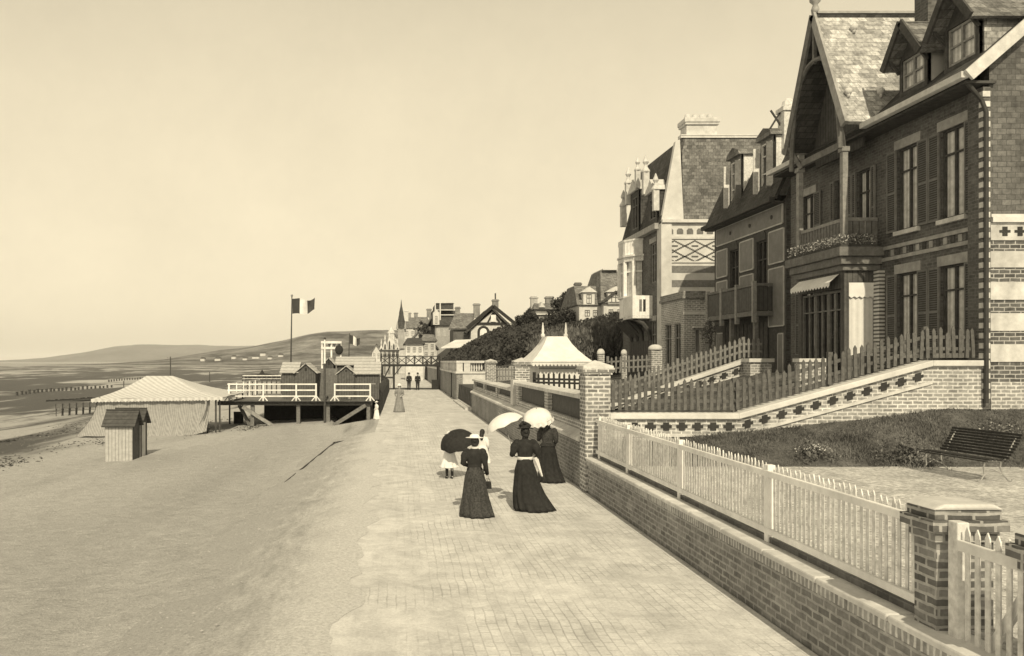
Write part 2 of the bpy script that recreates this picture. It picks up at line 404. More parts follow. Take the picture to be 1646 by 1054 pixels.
# cobbled slope between promenade and sand, with a rotten timber edge
m = MB(); pts = []
rows = [(-.62, .004), (-1.16, .022), (-1.9, -.10), (-2.7, -.27), (-3.5, -.45)]
yy = [4+.12*i for i in range(258)]
for y in yy:
    for j, (x, z) in enumerate(rows):
        wob = mnoise.noise(Vector((x*1.3, y*.9, 0)))*.05
        m.v.append((x-(.35 if j == 4 else 0)*mnoise.noise(Vector((0, y*.35, 5)))+(.36*mnoise.fractal(Vector((0, y*.6, 8)), 1, 2, 5) if j == 0 else 0), y, max(z, beach_z(x, y)+.015)+wob*(j > 1)))
m.f = [(j*5+i, j*5+i+1, (j+1)*5+i+1, (j+1)*5+i) for j in range(len(yy)-1) for i in range(4)]
tag(m.build('stone_slope', COBBLE, smooth=True), kind='structure', label='worn cobbled slope from promenade down to sand', cat='slope')

def hill(name, mt, prof, y0, yc, y1, label, rough):
    m = MB(); nv = 26; us = []
    a, b = prof[0][0], prof[-1][0]; nu = 150
    def pr(px):
        for (p, q), (r, s) in zip(prof, prof[1:]):
            if p <= px <= r:
                t = (px-p)/(r-p); return q+(s-q)*t
        return prof[-1][1]
    for j in range(nv):
        t = j/(nv-1); Y = y0+(y1-y0)*t
        k = min(1, (Y-y0)/(yc-y0)); k = k*k*(3-2*k) if Y <= yc else 1-.5*(Y-yc)/(y1-yc)
        for i in range(nu):
            px = a+(b-a)*i/(nu-1); X = (px-VX)*yc/F
            hh = PZ(pr(px), yc)+2.5
            n = mnoise.fractal(Vector((X*.004, Y*.004, 1.7)), 1, 2, 5)
            m.v.append((X, Y, -2.6+max(0, hh*k*(1+.25*rough*n*(1-k*.85)))+n*rough*2.0*(k)))
    m.f = [(j*nu+i, j*nu+i+1, (j+1)*nu+i+1, (j+1)*nu+i) for j in range(nv-1) for i in range(nu-1)]
    tag(m.build(name, mt, smooth=True), kind='structure', label=label, cat='hill')
    def height(X, Y):
        k = max(0, min(1, (Y-y0)/(yc-y0))); k = k*k*(3-2*k); return -2.6+(PZ(pr(VX+X*F/yc), yc)+2.5)*k
    return height
hill('far_hills', HILLF, [(20,579.5),(60,577.5),(100,574),(150,565),(180,558),(230,554.5),(300,554),(400,555),(470,557),(560,556),(700,556)], 4300, 5200, 7600, 'low pale cliffs far along the coast', 1.5)
NEAR_HILL = hill('near_hill', HILLN, [(255,580.5),(300,577),(330,571),(370,563),(410,558),(455,549),(500,538),(530,533),(600,531),(660,531),(720,530),(900,520),(1250,505)], 1000, 1600, 2600, 'dark wooded hill rising behind the resort', 1.0)

# ground behind the garden walls: gravel, lawn bank, house terraces, hillside
m = MB(); m.box(4.75, 24, 2, 17.9, .2, .84)
tag(m.build('gravel_yard', GRAVEL), kind='structure', label='pale gravel yard inside the white fence', cat='gravel')
m = MB(); NX, NY = 40, 14
def bank_z(x, y):
    t = max(0, min(1, (y-17.2)/2.0)); top = 1.17+.78*max(0, min(1, (x-6)/7.2))
    return .80+(top-.80)*t**.9+mnoise.noise(Vector((x*.9, y*1.2, 2)))*.05*t
for j in range(NY):
    for i in range(NX):
        x = 4.78+i*(20-4.78)/(NX-1); edge = 17.25+.35*mnoise.noise(Vector((x*.5, 0, 9)))
        y = edge+(19.35-edge)*j/(NY-1); m.v.append((x, y, bank_z(x, y)))
m.f = [(j*NX+i, j*NX+i+1, (j+1)*NX+i+1, (j+1)*NX+i) for j in range(NY-1) for i in range(NX-1)]
tag(m.build('lawn_bank', SOIL, smooth=True), kind='structure', label='dark lawn bank below the brick boundary wall', cat='lawn')
def front_ground(m, y0, y1, z0, z1, xr=14.2):
    pts = [(4.6, z0), (6.5, z0), (xr-1.6, z1), (xr+12, z1), (xr+12, -.5), (4.6, -.5)]
    m.prism(pts, 'y', y0, y1)
m = MB(); front_ground(m, 19.6, 29.0, 1.0, 2.7)
front_ground(m, 29.3, 37.0, 1.0, 2.7); front_ground(m, 37.0, 63.2, 1.3, 2.2)
tag(m.build('front_gardens', SOIL), kind='structure', label='sloping front gardens behind the walls', cat='garden ground')
m = MB()
def hz(x, y):
    a = max(0, min(1, (x-5.5)/20)); b = max(0, min(1, (y-52)/25))
    return 2.18+b*(5.3*a**.8+max(0, (y-85))*.035*min(1, max(0, (x-5)/6)))
GX = [4.6+.9*i for i in range(60)]; GY = [63.2+3*i for i in range(52)]
m.v = [(x, y, hz(x, y)) for y in GY for x in GX]; nx = len(GX)
m.f = [(j*nx+i, j*nx+i+1, (j+1)*nx+i+1, (j+1)*nx+i) for j in range(len(GY)-1) for i in range(nx-1)]
tag(m.build('hillside', SOIL, smooth=True), kind='structure', label='overgrown hillside behind the terrace balustrade', cat='hillside')
BENCHW = M_plain('bench_wood', .045, .4, 14)
SOLDIER = M_brick('soldier_course_brick', .22, .34, .52, .085, .3, .018)
# ------------------------------------------------------------------ near garden wall, white fence, brick pillars
def near_wall():
    root = thing('garden_wall', 'low brick garden wall with pale coping under the white picket fence', 'wall', (4.6, 12, 0))
    m = MB(); m.box(4.42, 4.86, 3.5, 19.0, -.3, .66); m.build('brickwork', BRK_WALL, root)
    m = MB(); m.box(4.38, 4.90, 3.5, 19.0, .66, .755); m.build('soldier_course', SOLDIER, root)
    m = MB(); y = 3.5
    while y < 18.9:
        y2 = min(y+1.25, 19.0); m.box(4.36, 4.92, y+.006, y2-.006, .757, .83); y = y2
    m.build('coping', STONE, root, bevel=.02)
near_wall()
FX = 4.64
def near_fence():
    root = thing('picket_fence', 'long white picket fence standing on the low garden wall', 'fence', (FX, 13, .83))
    ys = [18.7, 16.4, 13.35, 10.15]
    ends = [18.95, 16.4, 13.35, 10.15, 7.1]
    for y in ys:
        m = MB(); m.box(FX-.05, FX+.05, y-.055, y+.055, .83, 1.80); m.build('post', WHITE, root, bevel=.01)
    m = MB(); m.box(FX-.03, FX+.12, 7.1, 18.95, .832, .90); m.build('shadow_gap_strip', BRK_DARK, root)  # dark strip painting the shaded gap between coping and lower rail
    for z in (.975, 1.69):
        m = MB(); m.box(FX-.058, FX-.012, 7.1, 18.95, z-.04, z+.04); m.build('rail', WHITE, root, bevel=.008)
    for a, b in zip(ends[1:], ends[:-1]):
        m = MB(); n = int((b-a)/.108); 
        for i in range(n):
            y = a+.09+(b-a-.13)*i/n+random.uniform(-.006, .006); t = random.uniform(-.012, .012) if random.random() < .85 else random.uniform(-.035, .035); zt = 1.83+random.uniform(-.02, .015)-(.05 if random.random() < .04 else 0)
            hw = .021
            m.prism([(y-hw, .93), (y+hw, .93), (y+hw+t, zt-.05), (y+t, zt), (y-hw+t, zt-.05)], 'x', FX-.009, FX+.003)
        m.build('picket_panel', WHITE_W, root)
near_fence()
def gate():
    root = thing('garden_gate', 'white picket garden gate between two brick pillars', 'gate', (4.62, 6.3, .2))
    m = MB(); m.box(4.55, 4.65, 6.60, 6.72, .05, 1.78); m.build('gate_post', WHITE_W, root, bevel=.01)
    for z in (.45, 1.60):
        m = MB(); m.box(4.54, 4.575, 5.82, 6.598, z-.045, z+.045); m.build('rail', WHITE, root, bevel=.008)
    m = MB(); m.bar((4.63, 6.6, .45), (4.63, 5.84, 1.58), .03, .08); m.build('brace', WHITE, root)
    m = MB()
    for i in range(7):
        y = 5.86+.112*i; zt = 1.76
        m.prism([(y-.026, .2), (y+.026, .2), (y+.026, zt-.05), (y, zt), (y-.026, zt-.05)], 'x', 4.58, 4.592)
    m.build('picket_panel', WHITE_W, root)
gate()
def low_pillar(y0, label):
    x0, x1, y1 = 4.51, 4.99, y0+.29
    root = thing('brick_pillar', label, 'pillar', ((x0+x1)/2, (y0+y1)/2, 0), 'stout brick pillars beside the garden gate')
    m = MB(); m.box(x0, x1, y0, y1, -.2, 1.58); m.build('shaft', BRK_NEAR, root)
    m = MB(); m.box(x0-.03, x1+.03, y0-.03, y1+.03, 1.583, 1.675); m.box(x0-.08, x1+.08, y0-.08, y1+.08, 1.678, 1.77)
    m.box(x0-.04, x1+.04, y0-.04, y1+.04, 1.773, 1.85); m.build('brick_cap', BRK_NEAR, root)
    m = MB(); m.prism([(x0-.06, 1.853), (x1+.06, 1.853), (x1-.03, 1.905), (x0+.03, 1.905)], 'y', y0-.06, y1+.06); m.build('mortar_top', STONE, root, bevel=.02)
low_pillar(6.80, 'stout brick pillar with pale top where the white fence meets the gate')
low_pillar(5.55, 'brick pillar cut by the right edge of the picture beyond the gate')

def tall_pillar(x0, x1, y0, z0, ztop, label, dp=None):
    dp = dp or (x1-x0); y1 = y0+dp
    root = thing('brick_gate_pillar', label, 'pillar', ((x0+x1)/2, (y0+y1)/2, z0), 'tall brick pillars of the garden fronts')
    m = MB(); m.box(x0, x1, y0, y1, z0, ztop-.32); m.build('shaft', BRK_PIL, root)
    m = MB(); m.box(x0-.04, x1+.04, y0-.04, y1+.04, ztop-.32, ztop-.26); m.box(x0-.08, x1+.08, y0-.08, y1+.08, ztop-.257, ztop-.17)
    m.build('cornice', BRK_PIL, root)
    m = MB(); cx, cy = (x0+x1)/2, (y0+y1)/2; a = (x1-x0)/2+.06; b = dp/2+.06
    z = ztop-.167
    vs = [(cx-a, cy-b, z), (cx+a, cy-b, z), (cx+a, cy+b, z), (cx-a, cy+b, z), (cx-a, cy-b, z+.05), (cx+a, cy-b, z+.05), (cx+a, cy+b, z+.05), (cx-a, cy+b, z+.05), (cx, cy, ztop+.02)]
    m.add(vs, [(3,2,1,0), (0,1,5,4), (1,2,6,5), (2,3,7,6), (3,0,4,7), (4,5,8), (5,6,8), (6,7,8), (7,4,8)])
    m.build('pyramid_cap', STONE, root)
tall_pillar(4.36, 4.95, 19.02, -.2, 3.10, 'tallest near brick pillar where white fence and mesh wall meet')
tall_pillar(4.56, 5.14, 32.0, 1.0, 3.22, 'brick pillar left of the white kiosk, before its dark fence', .55)
tall_pillar(5.62, 6.24, 52.6, 1.0, 3.22, 'far brick pillar at the right end of the white balustrade')

# ------------------------------------------------------------------ mesh-panel wall beyond the pillar
def mesh_wall():
    root = thing('parapet_wall', 'long brick seafront parapet with dark mesh panels and sloped pale coping', 'wall', (4.6, 34, 0))
    m = MB(); m.box(4.42, 4.9, 19.63, 50, -.3, 1.14); m.build('brickwork', BRK_WALL, root)
    m = MB(); m.prism([(4.34, 1.14), (4.94, 1.14), (4.94, 1.36), (4.56, 1.36), (4.34, 1.22)], 'y', 19.63, 50.05); m.build('ledge', STONE, root)
    for y0, y1, zt in ((19.63, 31.7, 2.30), (32.6, 50, 2.02)):
        m = MB(); m.box(4.58, 4.86, y0, y1, 1.363, 1.58); m.build('brick_course', BRK_LIT, root)
        m = MB(); m.prism([(4.46, zt-.14), (4.98, zt-.14), (4.98, zt-.04), (4.72, zt+.03), (4.46, zt-.04)], 'y', y0, y1); m.build('top_coping', STONE, root)
        n = 3 if y0 < 25 else 4
        pys = [25.2, 31.4] if y0 < 25 else [33.0, 38.2, 44.0, 49.7]
        prev = y0
        for py in pys:
            m = MB(); m.box(4.55, 4.89, py-.28, py+.28, 1.37, zt-.143); m.build('brick_pier', BRK_LIT, root)
            m = MB(); m.box(4.69, 4.73, prev, py-.283, 1.583, zt-.145); m.build('mesh_panel', MESHM, root)
            prev = py+.283
    m = MB(); m.box(4.44, 4.98, 31.8, 32.5, 1.37, 2.36); m.build('end_block', STONE, root)
mesh_wall()
def steps():
    root = thing('stone_steps', 'short flight of white stone steps climbing to the terrace', 'steps', (5, 56, 0))
    for i in range(8):
        xs0 = 4.42+.45*i if i < 4 else 5.9+.32*(i-4); zs = .15*(i+1) if i < 4 else .6+.22*(i-3)
        m = MB(); m.box(xs0, 7.6, 50.3, 62.8, 0 if i == 0 else (.15*i if i < 5 else .6+.22*(i-4))+.002, zs); m.build('step', STONE_W, root)
    m = MB(); m.box(4.1, 4.40, 51, 62.5, 0, .12); m.build('kerb', STONE, root)
steps()
def terrace():
    root = thing('terrace_wall', 'high brick promenade wall crowned by a white stone balustrade', 'wall', (4.8, 80, 0))
    m = MB(); m.box(4.42, 4.9, 63.2, 215, -.2, 2.12); m.build('brickwork', BRK_WALL, root)
    m = MB(); m.box(4.905, 7.0, 63.2, 63.7, 0, 2.12); m.build('rendered_return', RENDERW, root)
    m = MB(); m.box(4.34, 4.98, 63.1, 215, 2.12, 2.28); m.box(4.985, 7.0, 63.1, 63.78, 2.12, 2.28); m.build('plinth', STONE_W, root)
    m = MB(); m.box(4.40, 4.92, 63.15, 215, 2.95, 3.12); m.box(4.93, 7.0, 63.2, 63.7, 2.95, 3.12); m.build('handrail', STONE_W, root)
    for a in ((4.42, 4.9, 63.2, 63.75), (5.0, 5.5, 63.24, 63.66), (6.65, 7.0, 63.2, 63.7), (4.42, 4.9, 75, 75.5), (4.42, 4.9, 88, 88.5)):
        m = MB(); m.box(*a, 2.283, 2.947); m.build('pedestal', STONE_W, root)
    prof = [(.075, 0), (.075, .06), (.045, .1), (.085, .25), (.07, .36), (.04, .52), (.07, .6), (.07, .665)]
    for x in [5.62+.195*i for i in range(5)]:
        m = MB(); m.lathe(prof, (x, 63.45, 2.282), 8); m.build('baluster', STONE_W, root, True)
    m = MB()
    for i in range(46): m.lathe(prof, (4.66, 64.0+.24*i, 2.282), 6)
    for i in range(50): m.lathe(prof, (4.66, 75.7+.24*i, 2.282), 6)
    tag(m.build('baluster_row', STONE_W, root, True), kind='stuff')
    m = MB(); m.tube([(4.38, 69, 0), (4.38, 69, 2.1)], .05, 6); m.box(4.3, 4.42, 68.9, 69.1, 1.95, 2.12); m.build('drainpipe', IRON, root)
terrace()

# ------------------------------------------------------------------ boundary walls rising to the houses
def inlay(m, c, u, s, y):                # stepped dark cross lying along direction u in the wall plane
    c = Vector(c); u = Vector(u).normalized(); v = Vector((0, 0, 1))
    def cell(a0, a1, b0, b1):
        p = [c+u*a*s+v*b*s for a, b in ((a0,b0),(a1,b0),(a1,b1),(a0,b1))]
        m.prism([(q.x, q.z) for q in p], 'y', y-.02, y+.05)
    cell(-1.5, 1.5, -.4, .4); cell(-.8, .8, .402, 1.1); cell(-.8, .8, -1.1, -.402)
def boundary(name, label, y, pts, bot, inlays, hs, cop=.14, thick=.36):
    root = thing(name, label, 'wall', ((pts[0][0]+pts[-1][0])/2, y, 1))
    top = pts
    m = MB(); m.prism([(x, z-cop) for x, z in top]+[(top[-1][0], bot[1]), (top[0][0], bot[0])], 'y', y, y+thick); m.build('brickwork', BRK_LIT, root)
    for (xa, za), (xb, zb) in zip(top, top[1:]):
        m = MB(); m.prism([(xa, za-cop+.003), (xb, zb-cop+.003), (xb, zb), (xa, za)], 'y', y-.09, y+thick+.09); m.build('coping', STONE_W, root, bevel=.015)
        if abs(xb-xa) > 1.6 and abs(zb-za) >= 0:
            m = MB(); m.prism([(xa, za-cop-.42), (xb, zb-cop-.42), (xb, zb-cop-.35), (xa, za-cop-.35)], 'y', y-.05, y+.02); m.build('ledge', STONE, root)
    for seg, n, s0, s1, dz in inlays:
        (xa, za), (xb, zb) = top[seg], top[seg+1]
        for i in range(n):
            t = s0+(s1-s0)*i/(n-1); m = MB()
            inlay(m, (xa+(xb-xa)*t, y, za+(zb-za)*t-cop-dz), (xb-xa, 0, zb-za), hs, y); m.build('dark_inlay', INLAY_DARK, root)
    return root
B1 = [(4.98, PZ(664, 19.3)), (PX(1186, 19.3), PZ(664, 19.3)), (PX(1497, 19.3), PZ(579, 19.3)), (14.02, PZ(579, 19.3))]
boundary('boundary_wall', 'pale brick boundary wall with dark crosses rising from the tall pillar to the gabled villa', 19.3, B1, (1.0, 1.6),
         [(0, 8, .08, .93, .175), (1, 11, .05, .93, .175)], .088)
B2 = [(4.9, 1.75), (PX(985, 28.8), PZ(648, 28.8)), (PX(1198, 28.8), PZ(577, 28.8)), (PX(1230, 28.8), PZ(577, 28.8))]
boundary('boundary_wall', 'second boundary wall with dark crosses, ending under the half timbered house', 28.8, B2, (1.0, 2.2),
         [(1, 10, .1, .93, .2)], .1)
def sloped_fence(label, y, pts, h, sp, mt, off=.12, group='dark picket fences on the boundary walls', cat='fence', base=.06):
    root = thing('dark_picket_fence', label, cat, ((pts[0][0]+pts[-1][0])/2, y, pts[0][1]), group)
    def zt(x):
        for (a, b), (c, d) in zip(pts, pts[1:]):
            if a <= x <= c: return b+(d-b)*(x-a)/(c-a)
        return pts[-1][1]
    x = pts[0][0]+sp; m = MB(); k = 0
    while x < pts[-1][0]-.05:
        z = zt(x); wd = .040; hh = h+random.uniform(-.04, .03)-(.1 if random.random() < .05 else 0); t = random.uniform(-.015, .015) if random.random() < .85 else random.uniform(-.04, .04)
        m.prism([(x-wd, z+base), (x+wd, z+base), (x+wd+t, z+hh-.07), (x+t, z+hh), (x-wd+t, z+hh-.07)], 'y', y-.015, y+.012); x += sp
    m.build('picket_row', mt, root)
    for rz in (.28, h-.24):
        for (a, b), (c, d) in zip(pts, pts[1:]):
            m = MB(); m.bar((a+.01, y+.045, b+rz), (c-.01, y+.045, d+rz), .05, .08); m.build('rail', mt, root)
    for (a, b), (c, d) in zip(pts, pts[1:]):
        n = max(1, round((c-a)/2.2))
        for i in range(n):
            px = a+(c-a)*i/n+.05; m = MB(); m.box(px-.055, px+.055, y+.075, y+.17, zt(px)-.1, zt(px)+h+.02); m.build('post', mt, root)
sloped_fence('brown picket fence on the nearer boundary wall below the gabled villa', 19.5, B1, .80, .158, FENCE_D)
sloped_fence('grey picket fence on the second boundary wall below the half timbered house', 29.0, B2[1:], .78, .17, FENCE_G)
B3 = [(PX(976, 37), PZ(602, 37)), (PX(1047, 37), PZ(598, 37))]
sloped_fence('short grey picket fence beside the round capped pier', 37, B3, .82, .2, FENCE_G)
B4 = [(5.2, PZ(626, 31.5)), (PX(945, 31.5), PZ(628, 31.5))]
sloped_fence('dark picket fence in front of the white kiosk', 31.5, B4, .66, .2, WOOD_B)
B5 = [(6.3, PZ(612, 52.6)), (PX(826, 52.6), PZ(612, 52.6))]
sloped_fence('low picket gate between two far brick pillars', 52.8, B5, .95, .2, FENCE_G, cat='gate')
m = MB(); m.prism([(4.98, 1.0), (PX(950, 31.3), 1.0), (PX(950, 31.3), 2.0), (4.98, 2.0)], 'y', 31.6, 31.8)
tag(m.build('low_brick_wall', BRK_WALL, loc=(6, 31.7, 1)), 'low brick wall under the dark fence by the kiosk', 'wall')
def round_pier(px, y, z0, zt, wd, label):
    x = PX(px, y); root = thing('round_capped_pier', label, 'pillar', (x, y, z0), 'piers with rounded caps')
    m = MB(); m.box(x-wd/2, x+wd/2, y, y+wd, z0, zt-.25); m.build('shaft', BRK_LIT, root)
    m = MB(); m.lathe([(.62*wd, 0), (.66*wd, .06), (.6*wd, .16), (.35*wd, .25), (.05, .27)], (x, y+wd/2, zt-.248), 12); m.build('cap', STONE_W, root, True)
round_pier(1056, 37.2, 1.3, PZ(554, 37.2), .5, 'brick pier with rounded pale cap in front of the tall brick bay')
round_pier(967, 37.2, 1.3, PZ(561, 37.2), .28, 'slim pale pier just right of the kiosk roof')
round_pier(1004, 44, 1.3, PZ(562, 44), .26, 'slimmest pale post at the foot of the tall shrubs')
# rubbish-heap coping block on the first garden
def end_pier():
    x0, x1 = PX(1196, 28.5), PX(1231, 28.5)
    root = thing('wall_end_pier', 'squat brick pier with pale slab ending the second boundary wall', 'pillar', ((x0+x1)/2, 28.4, 2))
    m = MB(); m.box(x0+.05, x1+.02, 28.1, 28.7, 1.6, PZ(582, 28.4)); m.build('shaft', BRK_LIT, root)
    m = MB(); m.box(x0-.02, x1+.09, 28.03, 28.7, PZ(582, 28.4)+.003, PZ(576, 28.4)); m.build('slab', STONE_W, root)
end_pier()
m = MB(); m.box(PX(1280, 23.2), PX(1322, 23.2), 23.0, 23.3, 2.2, PZ(582, 23.2)); o = m.build('terrace_parapet', BRK_LIT, loc=(11.7, 23.1, 2.2)); 
tag(o, 'short brick parapet in front of the villa bay behind the brown fence', 'parapet')
m = MB(); m.box(PX(1278, 23.2), PX(1324, 23.2), 22.95, 23.35, PZ(582, 23.2)+.003, PZ(576, 23.2)); m.build('slab', STONE_W, o)

# ------------------------------------------------------------------ bench
def bench():
    Lb = 1.74; root = thing('garden_bench', 'slatted garden bench with curled iron legs on the gravel', 'bench', (0, 0, 0))
    def loc(u, v, z): return (v, u, z)          # u along the bench (Y), v from the front edge backwards (X)
    prof = [(0, .40), (.08, .425), (.16, .43), (.24, .425), (.32, .41), (.40, .40)]
    for v, z in prof:
        m = MB(); m.box(v-.028, v+.028, 0, Lb, z-.012, z+.012); m.build('seat_slat', BENCHW, root, bevel=.005)
    for i in range(9):
        t = i/8; v = .44+.26*t+.03*math.sin(t*3.1); z = .46+.42*t
        m = MB(); m.box(v-.011, v+.011, 0, Lb, z-.0235, z+.0235); m.build('back_slat', BENCHW, root, bevel=.005)
    for u in (.12, Lb-.12):
        m = MB()
        m.tube([(-.02, u, .38), (.1, u, .405), (.3, u, .395), (.42, u, .385), (.5, u, .48), (.62, u, .72), (.74, u, .9)], .014, 6)
        m.tube([(.08, u, .40), (.03, u, .28), (.05, u, .15), (-.02, u, .03), (-.07, u, .01), (-.09, u, .04)], .014, 6)
        m.tube([(.38, u, .39), (.36, u, .27), (.42, u, .14), (.52, u, .03), (.58, u, .01), (.6, u, .05)], .014, 6)
        m.tube([(.05, u, .16), (.2, u, .24), (.41, u, .15)], .011, 6)
        m.build('iron_leg', STONE_M, root)
    root.location = (10.85, 14.95, .84); root.rotation_euler = (0, 0, R(4))
bench()

# ------------------------------------------------------------------ grass and low plants on the bank
def blades(m, x, y, z, h, wd, lean=.4):
    a = random.uniform(0, 6.28); dx, dy = math.cos(a)*wd, math.sin(a)*wd
    lx, ly = random.uniform(-lean, lean)*h, random.uniform(-lean, lean)*h
    m.add([(x-dx, y-dy, z), (x+dx, y+dy, z), (x+lx, y+ly, z+h)], [(0,1,2)])
m = MB()
for i in range(34000):
    x = random.uniform(4.9, 19.5); y = 16.9+2.4*random.random()**.7
    n = mnoise.noise(Vector((x*.8, y*.8, 4)))
    e_ = 17.35+.55*mnoise.fractal(Vector((x*.7, 1, 1)), 1, 2, 4)
    if y < e_ and random.random() < .82+.18*min(1, (e_-y)*3): continue
    n += .5*mnoise.noise(Vector((x*4, y*4, 9)))
    blades(m, x, y, max(bank_z(x, y)-.02, .835), random.uniform(.04, .10)*(1+max(-.6, n)*.9), .013, .6)
tag(m.build('grass', GRASS), kind='stuff', label='dark tufted grass on the lawn bank', cat='grass')
def leaf_quad(m, p, s, up=.0):
    a = Vector((random.gauss(0,1), random.gauss(0,1), random.gauss(0,1)+up)).normalized()
    b = a.cross(Vector((random.gauss(0,1), random.gauss(0,1), random.gauss(0,1)))).normalized()
    p = Vector(p); m.add([p-a*s, p+b*s*.5, p+a*s, p-b*s*.5], [(0,1,2,3)])
def low_bush(x, y, r, h, n, label, mt, spiky=False, flowers=0):
    z = bank_z(x, y)-.03
    root = thing('bush', label, 'bush', (x, y, z)); m = MB()
    for i in range(n):
        a = random.uniform(0, 6.28); q = random.random()**.6
        if spiky:
            hh = h*random.uniform(.6, 1.1); dx, dy = math.cos(a)*r*q, math.sin(a)*r*q
            m.add([(x+dx*.3-.02, y+dy*.3, z), (x+dx*.3+.02, y+dy*.3, z), (x+dx*1.3, y+dy*1.3, z+hh*(1-.4*q))], [(0,1,2)])
        else:
            rq = r*q*(1+.55*math.sin(a*3+x)+.25*math.sin(a*5)); leaf_quad(m, (x+math.cos(a)*rq, y+math.sin(a)*rq, z+h*random.random()*(1.1-.8*q*q)*(1+.5*math.sin(a*4+x*2))), random.uniform(.02, .055))
    m.build('leaves', mt, root)
    if flowers:
        f = MB()
        for i in range(flowers):
            a = random.uniform(0, 6.28); q = random.random()**.6
            leaf_quad(f, (x+math.cos(a)*r*q, y+math.sin(a)*r*q, z+h*(.7+.4*random.random())*(1-.5*q*q)), random.uniform(.018, .03))
        f.build('blossom', FLOWER, root)
low_bush(9.05, 17.7, .38, .34, 500, 'small flowering bush with pale specks on the lawn bank', GRASS, False, 130)
low_bush(11.0, 17.5, .46, .42, 900, 'dark bushy plant left of the bench at the gravel edge', GRASS, False)
low_bush(13.4, 18.2, .5, .30, 500, 'low leafy bush behind the bench on the lawn bank', GRASS, False, 40)
STONE_B = M_plain('stained_band_stone', .56, .25, 3, .9, .3, .25)
STRIPE_B = M_stripe('striped_brick_end', .62, .12, .11, 'z', .55, .15, .9, 0, .15)
BRK_BANDM = M_plain('band_brick', .20, .25, 9)
# ------------------------------------------------------------------ wall panels with openings
def wall_open(m, mapf, u0, u1, z0, z1, ops, dep=.16):
    us = sorted({u0, u1} | {u for o in ops for u in (o[0], o[1])}); zs = sorted({z0, z1} | {z for o in ops for z in (o[2], o[3])})
    for a, b in zip(us, us[1:]):
        for c, d in zip(zs, zs[1:]):
            mu_, mz = (a+b)/2, (c+d)/2
            if any(o[0] < mu_ < o[1] and o[2] < mz < o[3] for o in ops): continue
            m.quad(mapf(a,c,0), mapf(b,c,0), mapf(b,d,0), mapf(a,d,0))
    for a, b, c, d in [o[:4] for o in ops]:
        m.quad(mapf(a,c,0), mapf(a,d,0), mapf(a,d,dep), mapf(a,c,dep)); m.quad(mapf(b,c,0), mapf(b,d,0), mapf(b,d,dep), mapf(b,c,dep))
        m.quad(mapf(a,c,0), mapf(b,c,0), mapf(b,c,dep), mapf(a,c,dep)); m.quad(mapf(a,d,0), mapf(b,d,0), mapf(b,d,dep), mapf(a,d,dep))
def seaface(fx): return lambda u, z, d: (fx+d, u, z)
def landface(fy): return lambda u, z, d: (u, fy+d, z)
def mbox(m, mf, u0, u1, z0, z1, d0, d1):
    a = mf(u0, z0, d0); b = mf(u1, z1, d1); return m.box(a[0], b[0], a[1], b[1], a[2], b[2])
def window(root, mf, u0, u1, z0, z1, dep=.14, mt=None, glass=None, mull=1, trans=(.72,), lintel=None, sill=None, shutters=0, swide=None, label=None, fr=.055):
    mt = mt or WOOD_M; glass = glass or GLASS_C
    m = MB()
    mbox(m, mf, u0, u0+fr, z0, z1, dep-.05, dep+.02); mbox(m, mf, u1-fr, u1, z0, z1, dep-.05, dep+.02)
    mbox(m, mf, u0+fr, u1-fr, z0, z0+fr, dep-.05, dep+.02); mbox(m, mf, u0+fr, u1-fr, z1-fr, z1, dep-.05, dep+.02)
    for i in range(mull):
        u = u0+(u1-u0)*(i+1)/(mull+1); mbox(m, mf, u-fr*.6, u+fr*.6, z0+fr, z1-fr, dep-.045, dep+.015)
    for t in trans:
        z = z0+(z1-z0)*t; mbox(m, mf, u0+fr, u1-fr, z-fr*.4, z+fr*.4, dep-.04, dep+.01)
    w_ = m.build('window', mt, root)
    if label: w_['label'] = label
    m = MB(); mbox(m, mf, u0+.01, u1-.01, z0+.01, z1-.01, dep+.022, dep+.03); m.build('pane', glass, w_)
    if lintel:
        m = MB(); mbox(m, mf, u0-.12, u1+.12, z1+.004, z1+.26, -.04, .05); m.build('lintel', lintel, w_)
    if sill:
        m = MB(); mbox(m, mf, u0-.08, u1+.08, z0-.12, z0-.004, -.10, .06); m.build('sill', sill, w_)
    if shutters:
        sw = swide or (u1-u0)/2
        for sd_ in (0, 1):
            a, b = (u0-sw-.02, u0-.02) if sd_ == 0 else (u1+.02, u1+sw+.02)
            m = MB(); mbox(m, mf, a+.05, b-.05, z0+.05, z1-.05, -.05, -.02); s_ = m.build('shutter', SHUT, w_)
            m = MB()
            mbox(m, mf, a, a+.05, z0, z1, -.065, -.012); mbox(m, mf, b-.05, b, z0, z1, -.065, -.012)
            for zz in (z0, z0+(z1-z0)*.47, z1-.055): mbox(m, mf, a+.05, b-.05, zz, zz+.055, -.062, -.015)
            m.v and s_ and mergeinto(s_, m, SHUT_E)
    return w_
def mergeinto(o, m, mt=None):                     # add a frame to an existing part
    if mt: o.data.materials.append(mt)
    bm = bmesh.new(); bm.from_mesh(o.data); org = ORIG[o]
    vs = [bm.verts.new((p[0]-org[0], p[1]-org[1], p[2]-org[2])) for p in m.v]
    for f in m.f: bm.faces.new([vs[i] for i in f]).material_index = 1 if mt else 0
    bmesh.ops.recalc_face_normals(bm, faces=bm.faces); bm.to_mesh(o.data); bm.free()

